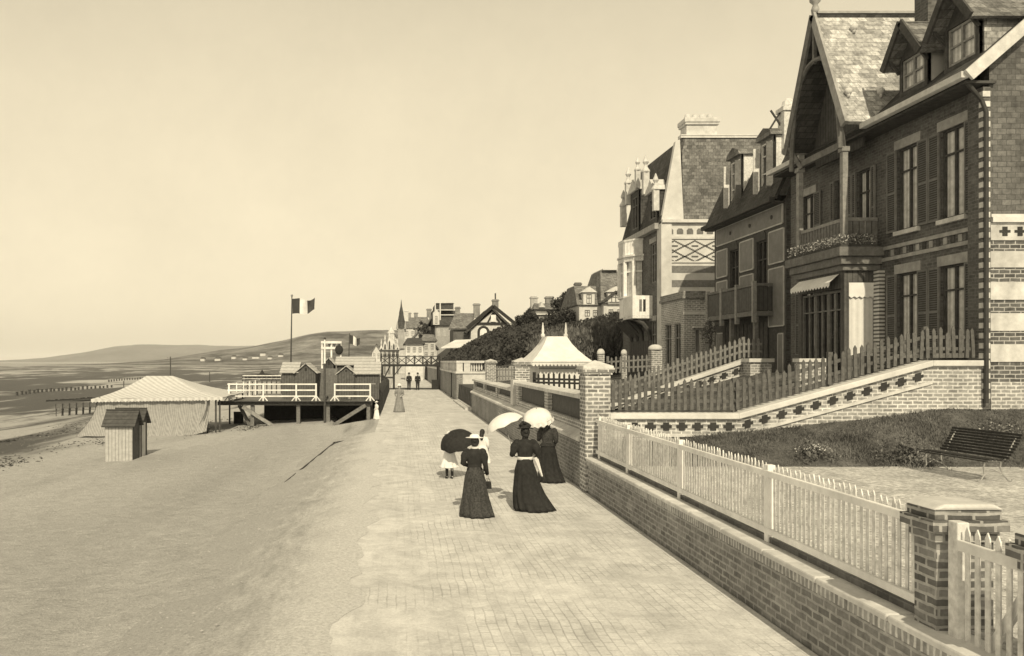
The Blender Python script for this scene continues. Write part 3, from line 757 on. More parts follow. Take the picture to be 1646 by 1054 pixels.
# ------------------------------------------------------------------ villa with the big timber gable
def gable_villa():
    fx, y0, y1 = 14.06, 19.3, 29.1
    root = thing('gabled_villa', 'dark brick villa with steep timber gable, dormers and white banded end wall', 'house', (fx, y0, 1.9))
    S, Lf = seaface(fx), landface(y0); ze = 9.75
    # sea front
    ups = [(20.1, 21.0, 6.75, 9.05), (21.93, 22.83, 6.75, 9.05), (24.1, 24.85, 6.5, 8.9), (25.35, 26.1, 6.5, 8.9), (27.4, 28.2, 6.6, 8.8)]
    lows = [(20.1, 21.0, 3.3, 5.55), (21.93, 22.83, 3.3, 5.55), (27.4, 28.2, 3.3, 5.5)]
    m = MB(); wall_open(m, S, y0, y1, 1.9, ze, ups+lows, .2); m.build('sea_front_wall', BRK_DARK, root)
    for i, o_ in enumerate(ups+lows):
        window(root, S, *o_, dep=.10, lintel=STONE_M if i in (0, 1, 4, 5, 6, 7) else None, sill=STONE if i in (0, 1, 5, 6) else None,
               shutters=1, swide=.22 if i in (2, 3) else .435, mt=WOOD_D)
    for z, h_ in ((6.30, .10), (5.98, .10)):
        m = MB(); mbox(m, S, y0+.4, 23.7, z, z+h_, -.05, .02); m.build('string_course', STONE_M, root)
    for k in range(13):
        m = MB(); yq = 20.0+.28*k; mbox(m, S, yq-.07, yq+.07, 6.10, 6.28, -.02, .02); m.build('brick_ornament', STONE_M if k % 2 else WOOD_D, root)
    # corner quoin pier, its end lit by the sun
    m = MB(); m.box(fx-.16, fx+.02, y0-.02, y0+.5, 1.95, ze-.1); m.build('corner_pier', BRK_DARK, root)
    m = MB()
    for k in range(31):
        z = 2.2+k*.24; m.box(fx-.185, fx-.005, y0-.045, y0+.09, z, z+.13)
    m.build('quoins', STONE, root)
    # end wall: brick with white stone bands, tile hung gable
    m = MB(); m.prism([(fx+.003, 1.9), (23, 1.9), (23, 6.5), (fx+.003, 6.5)], 'y', y0, y0+.3); m.build('end_wall', BRK_BAND, root)
    rz = lambda x: 9.9+(x-13.4)*.868
    m = MB(); m.prism([(fx+.003, 6.52), (23, 6.52), (22.5, rz(13.4)+.2), (18.2, rz(18.2)-.12), (fx+.003, rz(fx)-.12)], 'y', y0, y0+.3); m.build('tile_hung_gable', TILE_WALL, root)
    for za, zb in ((5.33, 5.72), (4.56, 4.98), (3.82, 4.24), (3.08, 3.50)):
        m = MB(); mbox(m, Lf, fx+.02, 23, za, zb, -.025, .02); m.build('stone_band', STONE_B, root)
    m = MB(); mbox(m, Lf, fx+.02, 23, 1.9, 2.6, -.04, .02); m.build('pale_base', BRK_LIT, root)
    m = MB(); mbox(m, Lf, fx+.02, 23, 6.40, 6.52, -.10, .02); mbox(m, Lf, fx+.02, 23, 6.53, 6.60, -.05, .02); m.build('cornice', STONE_W, root)
    m = MB(); mbox(m, Lf, fx+.02, 23, 5.98, 6.395, -.03, .02); m.build('frieze', STONE_B, root)
    for k in range(6):
        m = MB(); cx = fx+.35+k*.36
        mbox(m, Lf, cx-.13, cx+.13, 6.16, 6.22, -.042, -.02); mbox(m, Lf, cx-.06, cx+.06, 6.225, 6.30, -.042, -.02); mbox(m, Lf, cx-.06, cx+.06, 6.08, 6.155, -.042, -.02); m.build('dark_cross', INLAY_DARK, root)
    # main roof
    xr = 18.2
    def zr(x): return 9.9+(x-13.4)*.868
    m = MB(); m.slab([(13.4, 19.05, zr(13.4)), (13.4, y1+.1, zr(13.4)), (xr, y1+.1, zr(xr)), (xr, 19.05, zr(xr))], -.14)
    m.slab([(23, 19.05, zr(13.4)), (xr+.003, 19.05, zr(xr)), (xr+.003, y1+.1, zr(xr)), (23, y1+.1, zr(13.4))], -.14)
    m.build('main_roof', SLATE_DK, root)
    for ga_, gb_ in ((19.05, 23.28), (26.8, y1+.1)):
        m = MB(); m.box(13.22, 13.40, ga_, gb_, 9.78, 9.93); m.build('gutter', STONE, root)
    m = MB(); m.box(13.42, fx+.1, 19.2, y1, 9.70, 9.76); m.build('soffit', WOOD_D, root)
    m = MB(); m.bar((13.36, 19.0, zr(13.36)-.05), (xr, 19.0, zr(xr)-.05), .08, .28); m.build('verge_board', STONE, root)
    m = MB(); m.tube([(13.5, 19.28, 9.75), (13.85, 19.25, 9.3), (13.92, 19.2, 9.0), (13.92, 19.2, 2.1)], .05, 8); m.build('drainpipe', IRON, root)
    # bay with loggia under the gable
    bx, b0, b1 = 13.05, 23.75, 26.5
    SB, LB = seaface(bx), landface(b0)
    m = MB(); wall_open(m, LB, bx, fx, 2.4, 5.75, [(bx+.14, fx-.14, 3.25, 5.42)], .1); wall_open(m, SB, b0, b1, 2.4, 5.75, [(b0+.2, b1-.2, 2.6, 5.25)], .12)
    m.build('bay_wall', PLANK_M, root)
    m = MB(); mbox(m, LB, bx+.15, fx-.15, 3.2, 5.40, .03, .05); o_ = m.build('white_blind', BLIND, root); o_['label'] = 'white striped blind drawn down in the bay end'
    m = MB(); m.prism([(bx+.12, 5.02)]+[(bx+.12+.0773*k, 5.0-(.05 if k % 2 else 0)) for k in range(11)]+[(fx-.12, 5.40), (bx+.12, 5.40)], 'y', b0-.03, b0-.012); m.build('blind_valance', CANVAS_W, root)
    for k, (a, b) in enumerate(((b0+.2, b0+.98), (b0+1.0, b0+1.72), (b0+1.74, b1-.2))):
        window(root, SB, a, b, 2.62, 5.2, dep=.1, mt=WOOD_M, glass=GLASS_D, mull=1, trans=(.78,))
    m = MB(); m.quad((bx-.02, b0+.25, 5.68), (bx-.02, b1-.1, 5.68), (bx-.30, b1-.1, 5.44), (bx-.30, b0+.25, 5.44))
    n_ = 14
    for k in range(n_):
        ya = b0+.25+(b1-b0-.35)*k/n_; yb = b0+.25+(b1-b0-.35)*(k+1)/n_
        m.add([(bx-.30, ya, 5.44), (bx-.30, yb, 5.44), (bx-.31, yb, 5.34), (bx-.31, (ya+yb)/2, 5.27), (bx-.31, ya, 5.34)], [(0,1,2,3,4)])
    m.build('awning', CANVAS_W, root)
    m = MB()
    for z0_, z1_, pr_ in ((5.75, 5.92, .10), (5.923, 6.15, .2), (6.153, 6.42, .30)): m.box(bx-pr_, fx, b0-pr_, b1+pr_, z0_, z1_)
    m.build('balcony_cornice', WOOD_M, root, bevel=.02)
    m = MB(); m.box(bx-.26, fx-.2, b0-.27, b0-.05, 6.423, 6.55); m.box(bx-.26, bx-.05, b0-.045, b1+.2, 6.423, 6.55); fb = m.build('flower_box', WOOD_D, root)
    m = MB(); f = MB()
    for i in range(2600):
        if random.random() < .36: x_, y_ = random.uniform(bx-.3, fx-.2), random.uniform(b0-.3, b0-.05)
        else: x_, y_ = random.uniform(bx-.32, bx-.02), random.uniform(b0-.2, b1+.2)
        (m if random.random() < .6 else f).v and 0
        leaf_quad(m if random.random() < .55 else f, (x_, y_, 6.5+random.random()**1.5*.30), random.uniform(.022, .04))
    m.build('foliage', GRASS, fb); f.build('blossom', FLOWER, fb)
    # balustrade
    m = MB(); m.box(bx, fx-.02, b0+.02, b0+.08, 7.22, 7.32); m.box(bx, bx+.06, b0+.09, b1, 7.22, 7.32); m.build('balcony_rail', WOOD_L, root)
    m = MB()
    for k in range(5):
        xa = bx+.1+k*.185; m.box(xa, xa+.15, b0+.03, b0+.06, 6.55, 7.22)
    for k in range(15):
        ya = b0+.16+k*.175; m.box(bx+.015, bx+.045, ya, ya+.13, 6.55, 7.22)
    m.build('balcony_boards', WOOD_M, root)
    for yy_ in (b0+.06, b1-.06):
        m = MB(); m.box(bx-.06, bx+.10, yy_-.09, yy_+.09, 6.43, 9.25); m.box(bx-.10, bx+.14, yy_-.12, yy_+.12, 9.25, 9.4); m.build('loggia_post', WOOD_L, root, bevel=.015)
    # the gable: verge boards, arched brace, dark recessed boards, roof
    gy, gz, ge, gx = 25.03, 13.85, 10.0, 12.8; ya, yb = 23.28, 26.78
    m = MB(); m.prism([(b0+.05, 9.4), (b1-.05, 9.4), (b1+.05, 10.4), (gy, 13.4), (b0-.05, 10.4)], 'x', bx+.55, bx+.62); m.build('gable_boards', PLANK_D, root)
    m = MB(); m.box(bx-.03, bx+.09, b0+.1, b1-.1, 9.4, 9.6); m.build('loggia_beam', WOOD_M, root)
    rg = MB()
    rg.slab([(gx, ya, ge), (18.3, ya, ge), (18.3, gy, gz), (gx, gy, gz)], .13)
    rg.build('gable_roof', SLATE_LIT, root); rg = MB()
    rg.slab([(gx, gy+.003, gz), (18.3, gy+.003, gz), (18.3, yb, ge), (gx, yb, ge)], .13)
    rg.build('gable_roof', SLATE_DK, root)  # other slope of the same roof, painted in a shade tone
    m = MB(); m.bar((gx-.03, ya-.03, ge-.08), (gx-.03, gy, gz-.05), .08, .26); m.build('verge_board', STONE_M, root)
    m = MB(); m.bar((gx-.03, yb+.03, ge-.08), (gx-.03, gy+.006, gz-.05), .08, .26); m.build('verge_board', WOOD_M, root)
    for sd_ in (-1, 1):
        arc = [(gx+.02, gy+sd_*(1.46*math.cos(t)**.8), 9.3+3.1*math.sin(t)**1.15) for t in [R(90)*k/10 for k in range(11)]]
        m = MB(); m.tube(arc, .07, 6); m.build('arched_brace', WOOD_M, root)
        m = MB(); m.bar((bx, gy+sd_*1.25, 9.35), (gx, gy+sd_*1.55, 10.1), .1, .12); m.build('bracket', WOOD_M, root)
    m = MB(); m.box(gx-.02, gx+.08, gy-.05, gy+.05, 12.3, 13.7); m.build('king_post', WOOD_M, root)
    m = MB(); m.lathe([(.10, 0), (.12, .15), (.07, .3), (.16, .4), (.17, .47), (.06, .55), (.05, .62), (.09, .7), (.015, .85)], (gx+.05, gy, gz-.02), 10); m.build('finial', STONE_M, root, True)
    m = MB(); m.box(gx, 18.2, gy-.09, gy+.09, gz-.02, gz+.05); m.build('ridge_tiles', STONE_M, root)
    for x_, dz in ((13.0, .9), (13.95, .9), (13.75, 3.2)):
        k = dz/3.85; m = MB(); m.ball((x_+.1, ya+(gy-ya)*k-.06, ge+dz+.08), .11); m.tube([(x_+.1, ya+(gy-ya)*k-.04, ge+dz-.1), (x_+.1, ya+(gy-ya)*k-.09, ge+dz+.05)], .05, 6); m.build('snow_hook', STONE_W, root, True)
    # pilaster at the bay's junction, lit end
    m = MB(); m.box(fx-.17, fx, b0-.3, b0-.02, 2.4, 5.74); m.build('banded_pilaster', STRIPE_B, root)
    # dormers
    def dormer(yc, w_, xf, zb, zt, zp, label, dbl=True):
        d = MB(); xb = xf+3.2
        a, b = yc-w_/2, yc+w_/2
        mf = seaface(xf)
        wall_open(d, mf, a, b, zb, zt, [(a+.12, b-.12, zb+.25, zt-.12)], .1)
        f_ = d.build('dormer', WOOD_D, root); f_['label'] = label
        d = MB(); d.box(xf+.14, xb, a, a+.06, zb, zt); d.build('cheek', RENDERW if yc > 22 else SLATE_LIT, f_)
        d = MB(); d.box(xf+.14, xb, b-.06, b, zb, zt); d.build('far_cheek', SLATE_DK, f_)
        d = MB(); d.prism([(a, zt), (b, zt), (yc, zp-.15)], 'x', xf+.02, xf+.1); d.build('gablet', WOOD_D, f_)
        window(f_, mf, a+.14, b-.14, zb+.27, zt-.14, dep=.07, mt=WOOD_L, glass=GLASS_C, mull=1, trans=(.5,))
        d = MB(); e = .22
        k_ = (zp-zt)/(w_/2)
        d.slab([(xf-.35, a-e, zt-e*k_), (xb, a-e, zt-e*k_), (xb, yc, zp), (xf-.35, yc, zp)], .08)
        d.slab([(xf-.35, yc+.002, zp), (xb, yc+.002, zp), (xb, b+e, zt-e*k_), (xf-.35, b+e, zt-e*k_)], .08); d.build('dormer_roof', SLATE, f_)
        d = MB(); d.bar((xf-.36, a-e, zt-e*k_), (xf-.36, yc, zp-.02), .06, .2); d.bar((xf-.36, b+e, zt-e*k_), (xf-.36, yc+.01, zp-.02), .06, .2); d.build('verge_board', WOOD_D, f_)
        for q in (a, b):
            d = MB(); d.bar((xf, q, zt-.45), (xf-.33, q, zt-.03), .06, .08); d.build('bracket', WOOD_D, f_)
    dormer(22.15, 1.2, 14.05, 10.35, 11.6, 12.4, 'smaller gabled dormer farther from the end wall')
    dormer(20.4, 1.25, 14.15, 10.4, 11.75, 12.6, 'larger gabled dormer nearest the end wall')
    m = MB(); m.box(14.95, 15.5, 22.9, 23.5, 11.5, 13.75); m.build('chimney', BRK_DARK, root)
gable_villa()

# ------------------------------------------------------------------ half-timbered house
def timber_house():
    fx, y0, y1 = 14.0, 29.3, 36.0
    root = thing('timbered_house', 'half timbered house with mansard roof, dormers and boarded balcony', 'house', (fx, y0, 2.2))
    S = seaface(fx); ze = 9.0
    ups = [(30.9, 31.75, 5.35, 7.75), (33.5, 34.3, 5.35, 7.75)]
    m = MB(); wall_open(m, S, y0, y1, 2.2, ze, ups, .15); m.build('sea_front_wall', WOOD_D, root)
    m = MB(); m.box(fx+.01, 21, y0+.05, y0+.25, 2.2, ze); m.build('end_wall', BRK_DARK, root)
    m = MB(); m.box(fx+.2, 21, y1-.25, y1-.02, 2.2, ze); m.build('far_end_wall', BRK_DARK, root)
    for a, b, c, d in ups:
        window(root, S, a, b, c, d, dep=.1, mt=WOOD_D, glass=GLASS_D, mull=1, trans=(.7,))
        m = MB(); yc = (a+b)/2
        m.prism([(yc+(b-a)/2*math.cos(R(180)*k/8), d+.003+.45*math.sin(R(180)*k/8)) for k in range(9)], 'x', fx-.03, fx+.02); m.build('arched_head', WOOD_D, root)
    pan = [(y0+.25, y1-.3, 8.15, 8.85), (y0+.15, 30.65, 6.75, 7.95), (y0+.15, 30.65, 4.4, 6.55), (32.0, 33.25, 6.75, 7.95), (32.0, 33.25, 4.9, 6.55), (34.55, 35.7, 6.75, 7.9), (34.55, 35.7, 4.9, 6.55),
           (y0+.2, 29.9, 2.5, 4.1), (34.7, 35.7, 2.5, 4.3)]
    for a, b, c, d in pan:
        m = MB(); mbox(m, S, a, b, c, d, -.03, .02); q = m.build('plaster_panel', PLASTER, root)
        m = MB()
        for r_ in ((a-.03, a+.02, c, d), (b-.02, b+.03, c, d), (a+.021, b-.021, c-.03, c+.02), (a+.021, b-.021, d-.02, d+.03)): mbox(m, S, *r_, -.045, .01)
        m.build('pale_edging', PLASTER_E, q)
    for k in range(3):
        m = MB(); m.tube([(fx-.06, 30.4+1.9*k, 8.5), (fx, 30.4+1.9*k, 8.5)], .08, 8); m.build('tie_plate', WOOD_D, root)
    # mansard
    m = MB(); m.slab([(13.6, y0+.1, 9.05), (14.75, y0+.1, 11.6), (14.75, y1+.1, 11.6), (13.6, y1+.1, 9.05)], .12)
    m.slab([(14.75, y0+.1, 11.603), (18, y0+.1, 12.6), (18, y1+.1, 12.6), (14.75, y1+.1, 11.603)], .12); m.build('mansard_roof', SLATE_DK, root)
    m = MB(); m.prism([(fx+.05, 9.0), (20, 9.0), (20, 12.3), (17.9, 12.4), (14.9, 11.45)], 'y', y0+.12, y0+.2); m.build('roof_end', SLATE_DK, root)
    m = MB(); m.box(13.42, 13.62, y0+.1, y1+.1, 8.9, 9.06); m.build('gutter', WOOD_D, root)
    m = MB(); m.box(13.6, fx, y0+.1, y1+.1, 8.86, 8.92); m.build('eaves_soffit', WOOD_D, root)
    for yc, xf in ((30.75, 13.95), (33.6, 13.95)):
        m = MB(); a, b = yc-.55, yc+.55; mf = seaface(xf)
        wall_open(m, mf, a, b, 9.3, 11.55, [(a+.1, b-.1, 9.5, 11.4)], .08); q = m.build('dormer', WOOD_M, root)
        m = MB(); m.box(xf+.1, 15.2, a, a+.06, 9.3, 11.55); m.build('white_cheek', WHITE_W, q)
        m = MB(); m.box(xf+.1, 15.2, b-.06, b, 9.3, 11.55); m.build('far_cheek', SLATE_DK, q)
        window(q, mf, a+.1, b-.1, 9.5, 11.4, dep=.05, mt=WHITE_W, glass=GLASS_D, mull=1, trans=(.4, .75))
        m = MB(); m.prism([(a-.12, 11.55), (b+.12, 11.55), (b, 11.75), (yc, 11.95), (a, 11.75)], 'x', xf-.15, 15.4); m.build('curved_hood', SLATE, q)
        for sh in (a, b):
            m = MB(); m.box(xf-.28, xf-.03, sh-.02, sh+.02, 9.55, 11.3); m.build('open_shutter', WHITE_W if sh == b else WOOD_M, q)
    # boarded balcony on brackets
    bx, a, b = 13.28, 30.3, 35.0
    m = MB(); m.box(bx, bx+.05, a+.12, b-.12, 5.0, 5.9); m.build('balcony_boards', PLANK_M, root)
    m = MB(); m.box(bx+.08, fx, a+.02, a+.07, 5.0, 5.9); m.build('balcony_end', PLANK_D, root)
    m = MB(); m.box(bx-.05, fx, a, b, 4.8, 4.98); m.build('balcony_floor', WOOD_M, root)
    m = MB(); m.box(bx-.03, bx+.09, a+.13, b-.13, 5.92, 6.02); m.box(bx+.1, fx, a, a+.1, 5.92, 6.02); m.build('balcony_rail', WOOD_M, root)
    for yy_ in (a+.06, 31.9, 33.4, b-.06):
        m = MB(); m.box(bx-.06, bx+.08, yy_-.07, yy_+.07, 4.55, 6.1); m.build('balcony_post', WOOD_L, root)
    for yy_ in (a+.1, 32.6, b-.1):
        m = MB(); m.box(bx+.02, bx+.16, yy_-.08, yy_+.08, 2.2, 4.8); m.build('porch_post', WOOD_M, root)
    m = MB()
    for k in range(12): m.box(fx-.06, fx-.02, 30.7+.36*k, 30.7+.36*k+.3, 2.4, 4.6)
    m.build('porch_doors', PLANK_D, root)
    m = MB(); f = MB()
    for i in range(900):
        q = random.random(); leaf_quad(m if q < .85 else f, (bx-.05+random.gauss(0, .1), 34.6+random.gauss(0, .3), 4.35+random.gauss(0, .22)), .04)
    fb = m.build('foliage', GRASS, root); f.build('blossom', FLOWER, fb)
    x_, y_ = 14.35, 30.0
    m = MB(); m.box(x_-.1, x_+.45, y_, y_+.5, 11.0, 12.4); m.box(x_-.16, x_+.51, y_-.06, y_+.56, 12.4, 12.55); m.lathe([(.2, 0), (.24, .08), (.2, .25), (.08, .36)], (x_+.17, y_+.25, 12.55), 10); m.build('chimney', WHITE_W, root)
    # crossed weathervane arms beyond the dormer
    m = MB(); c = (13.9, 30.3, 12.0)
    m.bar((c[0]-.1, c[1], c[2]-.3), (c[0]+.55, c[1], c[2]+.75), .05, .06); m.bar((c[0], c[1]+.03, c[2]+.5), (c[0]+.4, c[1]+.03, c[2]-.1), .05, .06); m.build('crossed_poles', IRON, root)
timber_house()

# ------------------------------------------------------------------ tall villa with patterned side wall
def tall_villa():
    fx, y0, y1 = 13.3, 41.0, 48.2
    root = thing('patterned_villa', 'tall villa with diamond patterned brick side, slate mansard and white oriel', 'house', (fx, y0, 1.5))
    S, Lf = seaface(fx), landface(y0); ze = 10.1
    ups = [(42.0, 42.9, 7.2, 9.3), (47.1, 47.8, 7.2, 9.3), (42.0, 42.9, 2.6, 5.2)]
    m = MB(); wall_open(m, S, y0+.01, y1, 1.5, ze, ups, .15); m.build('sea_front_wall', BRK_DARK, root)
    for o_ in ups: window(root, S, *o_, dep=.1, mt=WOOD_L, glass=GLASS_D, lintel=STONE_M)
    m = MB(); m.box(fx, 21, y0, y0+.3, 1.5, ze); m.build('side_wall', RENDERW, root)
    m = MB(); m.box(fx+.2, 21, y1-.3, y1-.01, 1.5, ze); m.build('far_side_wall', BRK_DARK, root)
    # brick diamonds
    cy_ = lambda py: PZ(py, y0)
    m = MB()
    for r_ in range(2):
        for c_ in range(5):
            cx, cz = PX(1084+33*c_+(0 if r_ == 0 else 0), y0), cy_(395 + r_*17)
            for q in range(-6, 7):
                hh = (1-abs(q)/6)*.26
                for s_ in (-1, 1):
                    m.box(cx+q*.085-.043, cx+q*.085+.043, y0-.02, y0+.02, cz+s_*hh-.035, cz+s_*hh+.035)
            m.box(cx-.17, cx+.17, y0-.022, y0+.02, cz-.035, cz+.035)
    m.build('brick_diamonds', BRK_DARK, root)
    for pa, pb in ((427, 438), (450, 461)):
        m = MB(); mbox(m, Lf, fx+.02, 17.2, cy_(pb), cy_(pa), -.02, .02); m.build('brick_band', BRK_BANDM, root)
    m = MB(); mbox(m, Lf, fx-.05, 17.2, cy_(358), cy_(353), -.18, .02); m.build('cornice', STONE_W, root)
    for pa_, pb_ in ((384, 380), (422, 420)):
        m = MB(); mbox(m, Lf, fx-.02, 17.2, cy_(pa_), cy_(pb_), -.06, .02); m.build('string_course', STONE_W, root)
    for k in range(6):
        cx = PX(1077+16*k, y0); m = MB(); m.prism([(cx-.16, cy_(376)), (cx+.16, cy_(376)), (cx+.16, cy_(370)), (cx+.09, cy_(367)), (cx-.09, cy_(367)), (cx-.16, cy_(370))], 'y', y0-.02, y0+.02); m.build('arched_recess', WOOD_M, root)
    m = MB(); m.box(fx-.08, fx+.45, y0-.08, y0+.6, 1.5, ze-.02); m.build('corner_pier', RENDERW, root)
    # mansard roof
    zt = PZ(224, y0+.4); xt = PX(1094, y0+.4)
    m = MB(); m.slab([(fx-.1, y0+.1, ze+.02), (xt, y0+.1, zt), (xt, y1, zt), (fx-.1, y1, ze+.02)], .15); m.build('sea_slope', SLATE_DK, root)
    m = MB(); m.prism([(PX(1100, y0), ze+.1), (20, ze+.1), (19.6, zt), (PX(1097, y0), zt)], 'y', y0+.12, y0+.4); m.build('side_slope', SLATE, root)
    m = MB(); m.prism([(fx-.05, ze+.1), (PX(1099, y0), ze+.1), (PX(1093, y0), zt-.1), (PX(1086, y0), zt-.2)], 'y', y0+.0, y0+.3); m.build('roof_parapet', RENDERW, root)
    m = MB(); m.box(xt-.1, 19.8, y0+.05, y0+.5, zt, zt+.1); m.box(xt-.1, 19.8, y0+.02, y0+.52, zt+.103, zt+.16); m.build('ridge_flashing', STONE_W, root)
    m = MB(); m.box(xt, 20, y0+.42, y1, zt-.1, zt); m.build('flat_top', SLATE_DK, root)
    x0_, x1_ = PX(1099, y0+.5), PX(1148, y0+.5)
    m = MB(); zc = zt+.16; m.box(x0_, x1_, y0+.1, y0+1.0, zc, zc+.5); m.box(x0_-.08, x1_+.08, y0+.02, y0+1.08, zc+.5, zc+.62); m.box(x0_-.12, x1_+.12, y0-.02, y0+1.12, zc+.62, zc+.85)
    m.build('chimney', STONE, root, bevel=.03)
    m = MB()
    for k in range(4): m.lathe([(.16, 0), (.18, .1), (.13, .3)], (x0_+.2+k*.38, y0+.55, zc+.852), 10)
    m.build('chimney_pots', STONE, root, True)
    # dormers and pinnacles on the sea slope
    for yc, hh in ((42.3, 12.6), (45.5, 13.3)):
        m = MB(); a, b = yc-.8, yc+.8; mf = seaface(fx-.1)
        wall_open(m, mf, a, b, ze, hh-.7, [(a+.3, b-.3, ze+.4, hh-1.0)], .12); q = m.build('dormer', WOOD_D, root)
        m = MB(); m.box(fx, 14.8, a, a+.1, ze, hh-.7); m.box(fx, 14.8, b-.1, b, ze, hh-.7); m.build('cheek', SLATE_DK, q)
        window(q, mf, a+.3, b-.3, ze+.4, hh-1.0, dep=.06, mt=WOOD_M, glass=GLASS_D)
        m = MB(); m.prism([(a-.1, hh-.7), (b+.1, hh-.7), (b-.15, hh-.45), (yc+.3, hh-.3), (yc, hh), (yc-.3, hh-.3), (a+.15, hh-.45)], 'x', fx-.25, fx+.5); m.build('scrolled_pediment', STONE, q)
    def pinn(x, y, z, s):
        m = MB(); m.box(x-.16*s, x+.16*s, y-.16*s, y+.16*s, z-1.2*s, z); m.lathe([(.24*s, 0), (.24*s, .08*s), (.12*s, .25*s), (.08*s, .4*s), (.17*s, .55*s), (.13*s, .68*s), (.02*s, .95*s)], (x, y, z), 8); m.build('pinnacle', STONE, root)
    pinn(13.15, 41.6, 11.9, .9); pinn(13.15, 43.3, 13.2, 1.0); pinn(13.1, 44.6, 13.6, .8); pinn(13.15, 46.6, 13.3, 1.0); pinn(13.15, 47.6, 12.2, 1.0)
    m = MB(); m.box(fx-.3, fx, y0+.3, y1, ze-.25, ze+.05); m.build('eaves_cornice', STONE_M, root)
    # oriel bow with balconies
    cyo = 45.6; pl = [(fx, cyo+1.3), (fx-.45, cyo+1.1), (fx-.78, cyo+.55), (fx-.78, cyo-.55), (fx-.45, cyo-1.1), (fx, cyo-1.3)]
    def ring(m, s, z0, z1):
        q = [(fx+(x-fx)*s, cyo+(y-cyo)*s) for x, y in pl]; m.prism(q, 'z', z0, z1)
    m = MB(); ring(m, .86, 6.6, 8.6); m.build('oriel_glazing', GLASS_C, root)
    m = MB()
    for x, y in pl[1:-1]: m.box(x-.09, x+.09, y-.09, y+.09, 6.6, 8.6)
    for t in ((0, 1), (1, 2), (2, 3), (3, 4), (4, 5)):
        (xa, ya), (xb, yb) = pl[t[0]], pl[t[1]]; m.bar((xa*.92+fx*.08, ya*.92+cyo*.08, 8.05), (xb*.92+fx*.08, yb*.92+cyo*.08, 8.05), .07, .1)
    m.build('oriel_frame', WHITE, root)
    m = MB(); ring(m, 1.0, 5.5, 6.6); ring(m, 1.12, 6.603, 6.7); m.build('oriel_base', WHITE, root)
    m = MB(); ring(m, 1.08, 8.6, 8.85); ring(m, 1.16, 8.853, 8.95); m.build('oriel_cornice', WHITE_W, root)
    m = MB(); ring(m, 1.08, 9.72, 9.82); 
    m.build('balcony_rail', WHITE, root)
    m = MB()
    for (xa, ya), (xb, yb) in zip(pl, pl[1:]):
        for k in range(6):
            t = (k+.5)/6; x, y = xa+(xb-xa)*t, ya+(yb-ya)*t; m.box(x-.05, x+.05, y-.05, y+.05, 8.953, 9.72)
    m.build('balcony_balusters', WHITE, root)
    a, b = 42.6, 44.4
    m = MB(); m.box(12.25, fx, a, b, 5.35, 5.5); m.build('balcony_floor', WHITE_W, root)
    m = MB(); m.box(12.25, 12.33, a, b, 5.503, 6.55); m.box(12.335, 12.60, a, a+.08, 5.503, 6.55); m.box(12.95, fx, a, a+.08, 5.503, 6.55); m.box(12.605, 12.945, a, a+.08, 5.503, 5.7); m.box(12.605, 12.945, a, a+.08, 6.35, 6.55)
    m.box(12.745, 12.805, a, a+.08, 5.7, 6.35); m.build('boxed_balcony', WHITE, root)
    for yy_ in (a+.2, b-.2, 45.1, 46.2):
        arc = [(fx-.05, yy_, 4.2), (fx-.15, yy_, 4.7), (fx-.45, yy_, 5.1), (fx-.95, yy_, 5.33)]
        m = MB(); m.tube(arc, [.1, .12, .11, .08], 6); m.build('corbel', WOOD_D, root)
    m = MB(); m.prism([(fx, 4.4), (fx, 5.33), (12.4, 5.33)], 'y', 44.5, 46.8); m.build('balcony_soffit', WOOD_D, root)
    m = MB()
    for k in range(8): m.box(fx-.04, fx+.01, 43.2+.45*k, 43.2+.45*k+.4, 1.8, 4.2)
    m.build('ground_floor_doors', PLANK_D, root)
tall_villa()
def brick_bay():
    x0, x1, y0, y1 = PX(1100, 37.6), 14.2, 37.6, 40.9
    root = thing('brick_annexe', 'low flat topped brick annexe between the timbered and patterned houses', 'annexe', (x0, y0, 1.5))
    S, Lf = seaface(x0), landface(y0); zt = 6.0
    m = MB(); ops = [(38.1, 39.0, 2.4, 4.9), (39.4, 40.3, 2.4, 4.9)]
    wall_open(m, S, y0, y1, 1.5, zt, ops, .15); wall_open(m, Lf, x0, x1, 1.5, zt, [(x0+.5, x1-.2, 2.4, 4.6)], .15); m.build('brickwork', BRK_LIT, root)
    for o_ in ops: window(root, S, *o_, dep=.1, mt=WOOD_L, glass=GLASS_D)
    window(root, Lf, x0+.5, x1-.2, 2.4, 4.6, dep=.1, mt=STONE, glass=PLASTER, mull=0, trans=(.5,))
    m = MB(); m.box(x0-.12, x1, y0-.12, y1, zt, zt+.12); m.box(x0-.06, x1, y0-.06, y1, zt+.122, zt+.35); m.build('cornice', BRK_WALL, root)
    m = MB(); m.box(x0-.05, x1-.02, y0-.05, y0+.02, 5.25, 5.4); m.build('string_course', STONE, root)
    m = MB(); m.box(x0+.35, x1+.05, y0-.25, y0-.02, 4.62, 4.72); m.build('window_hood', STONE, root)
brick_bay()
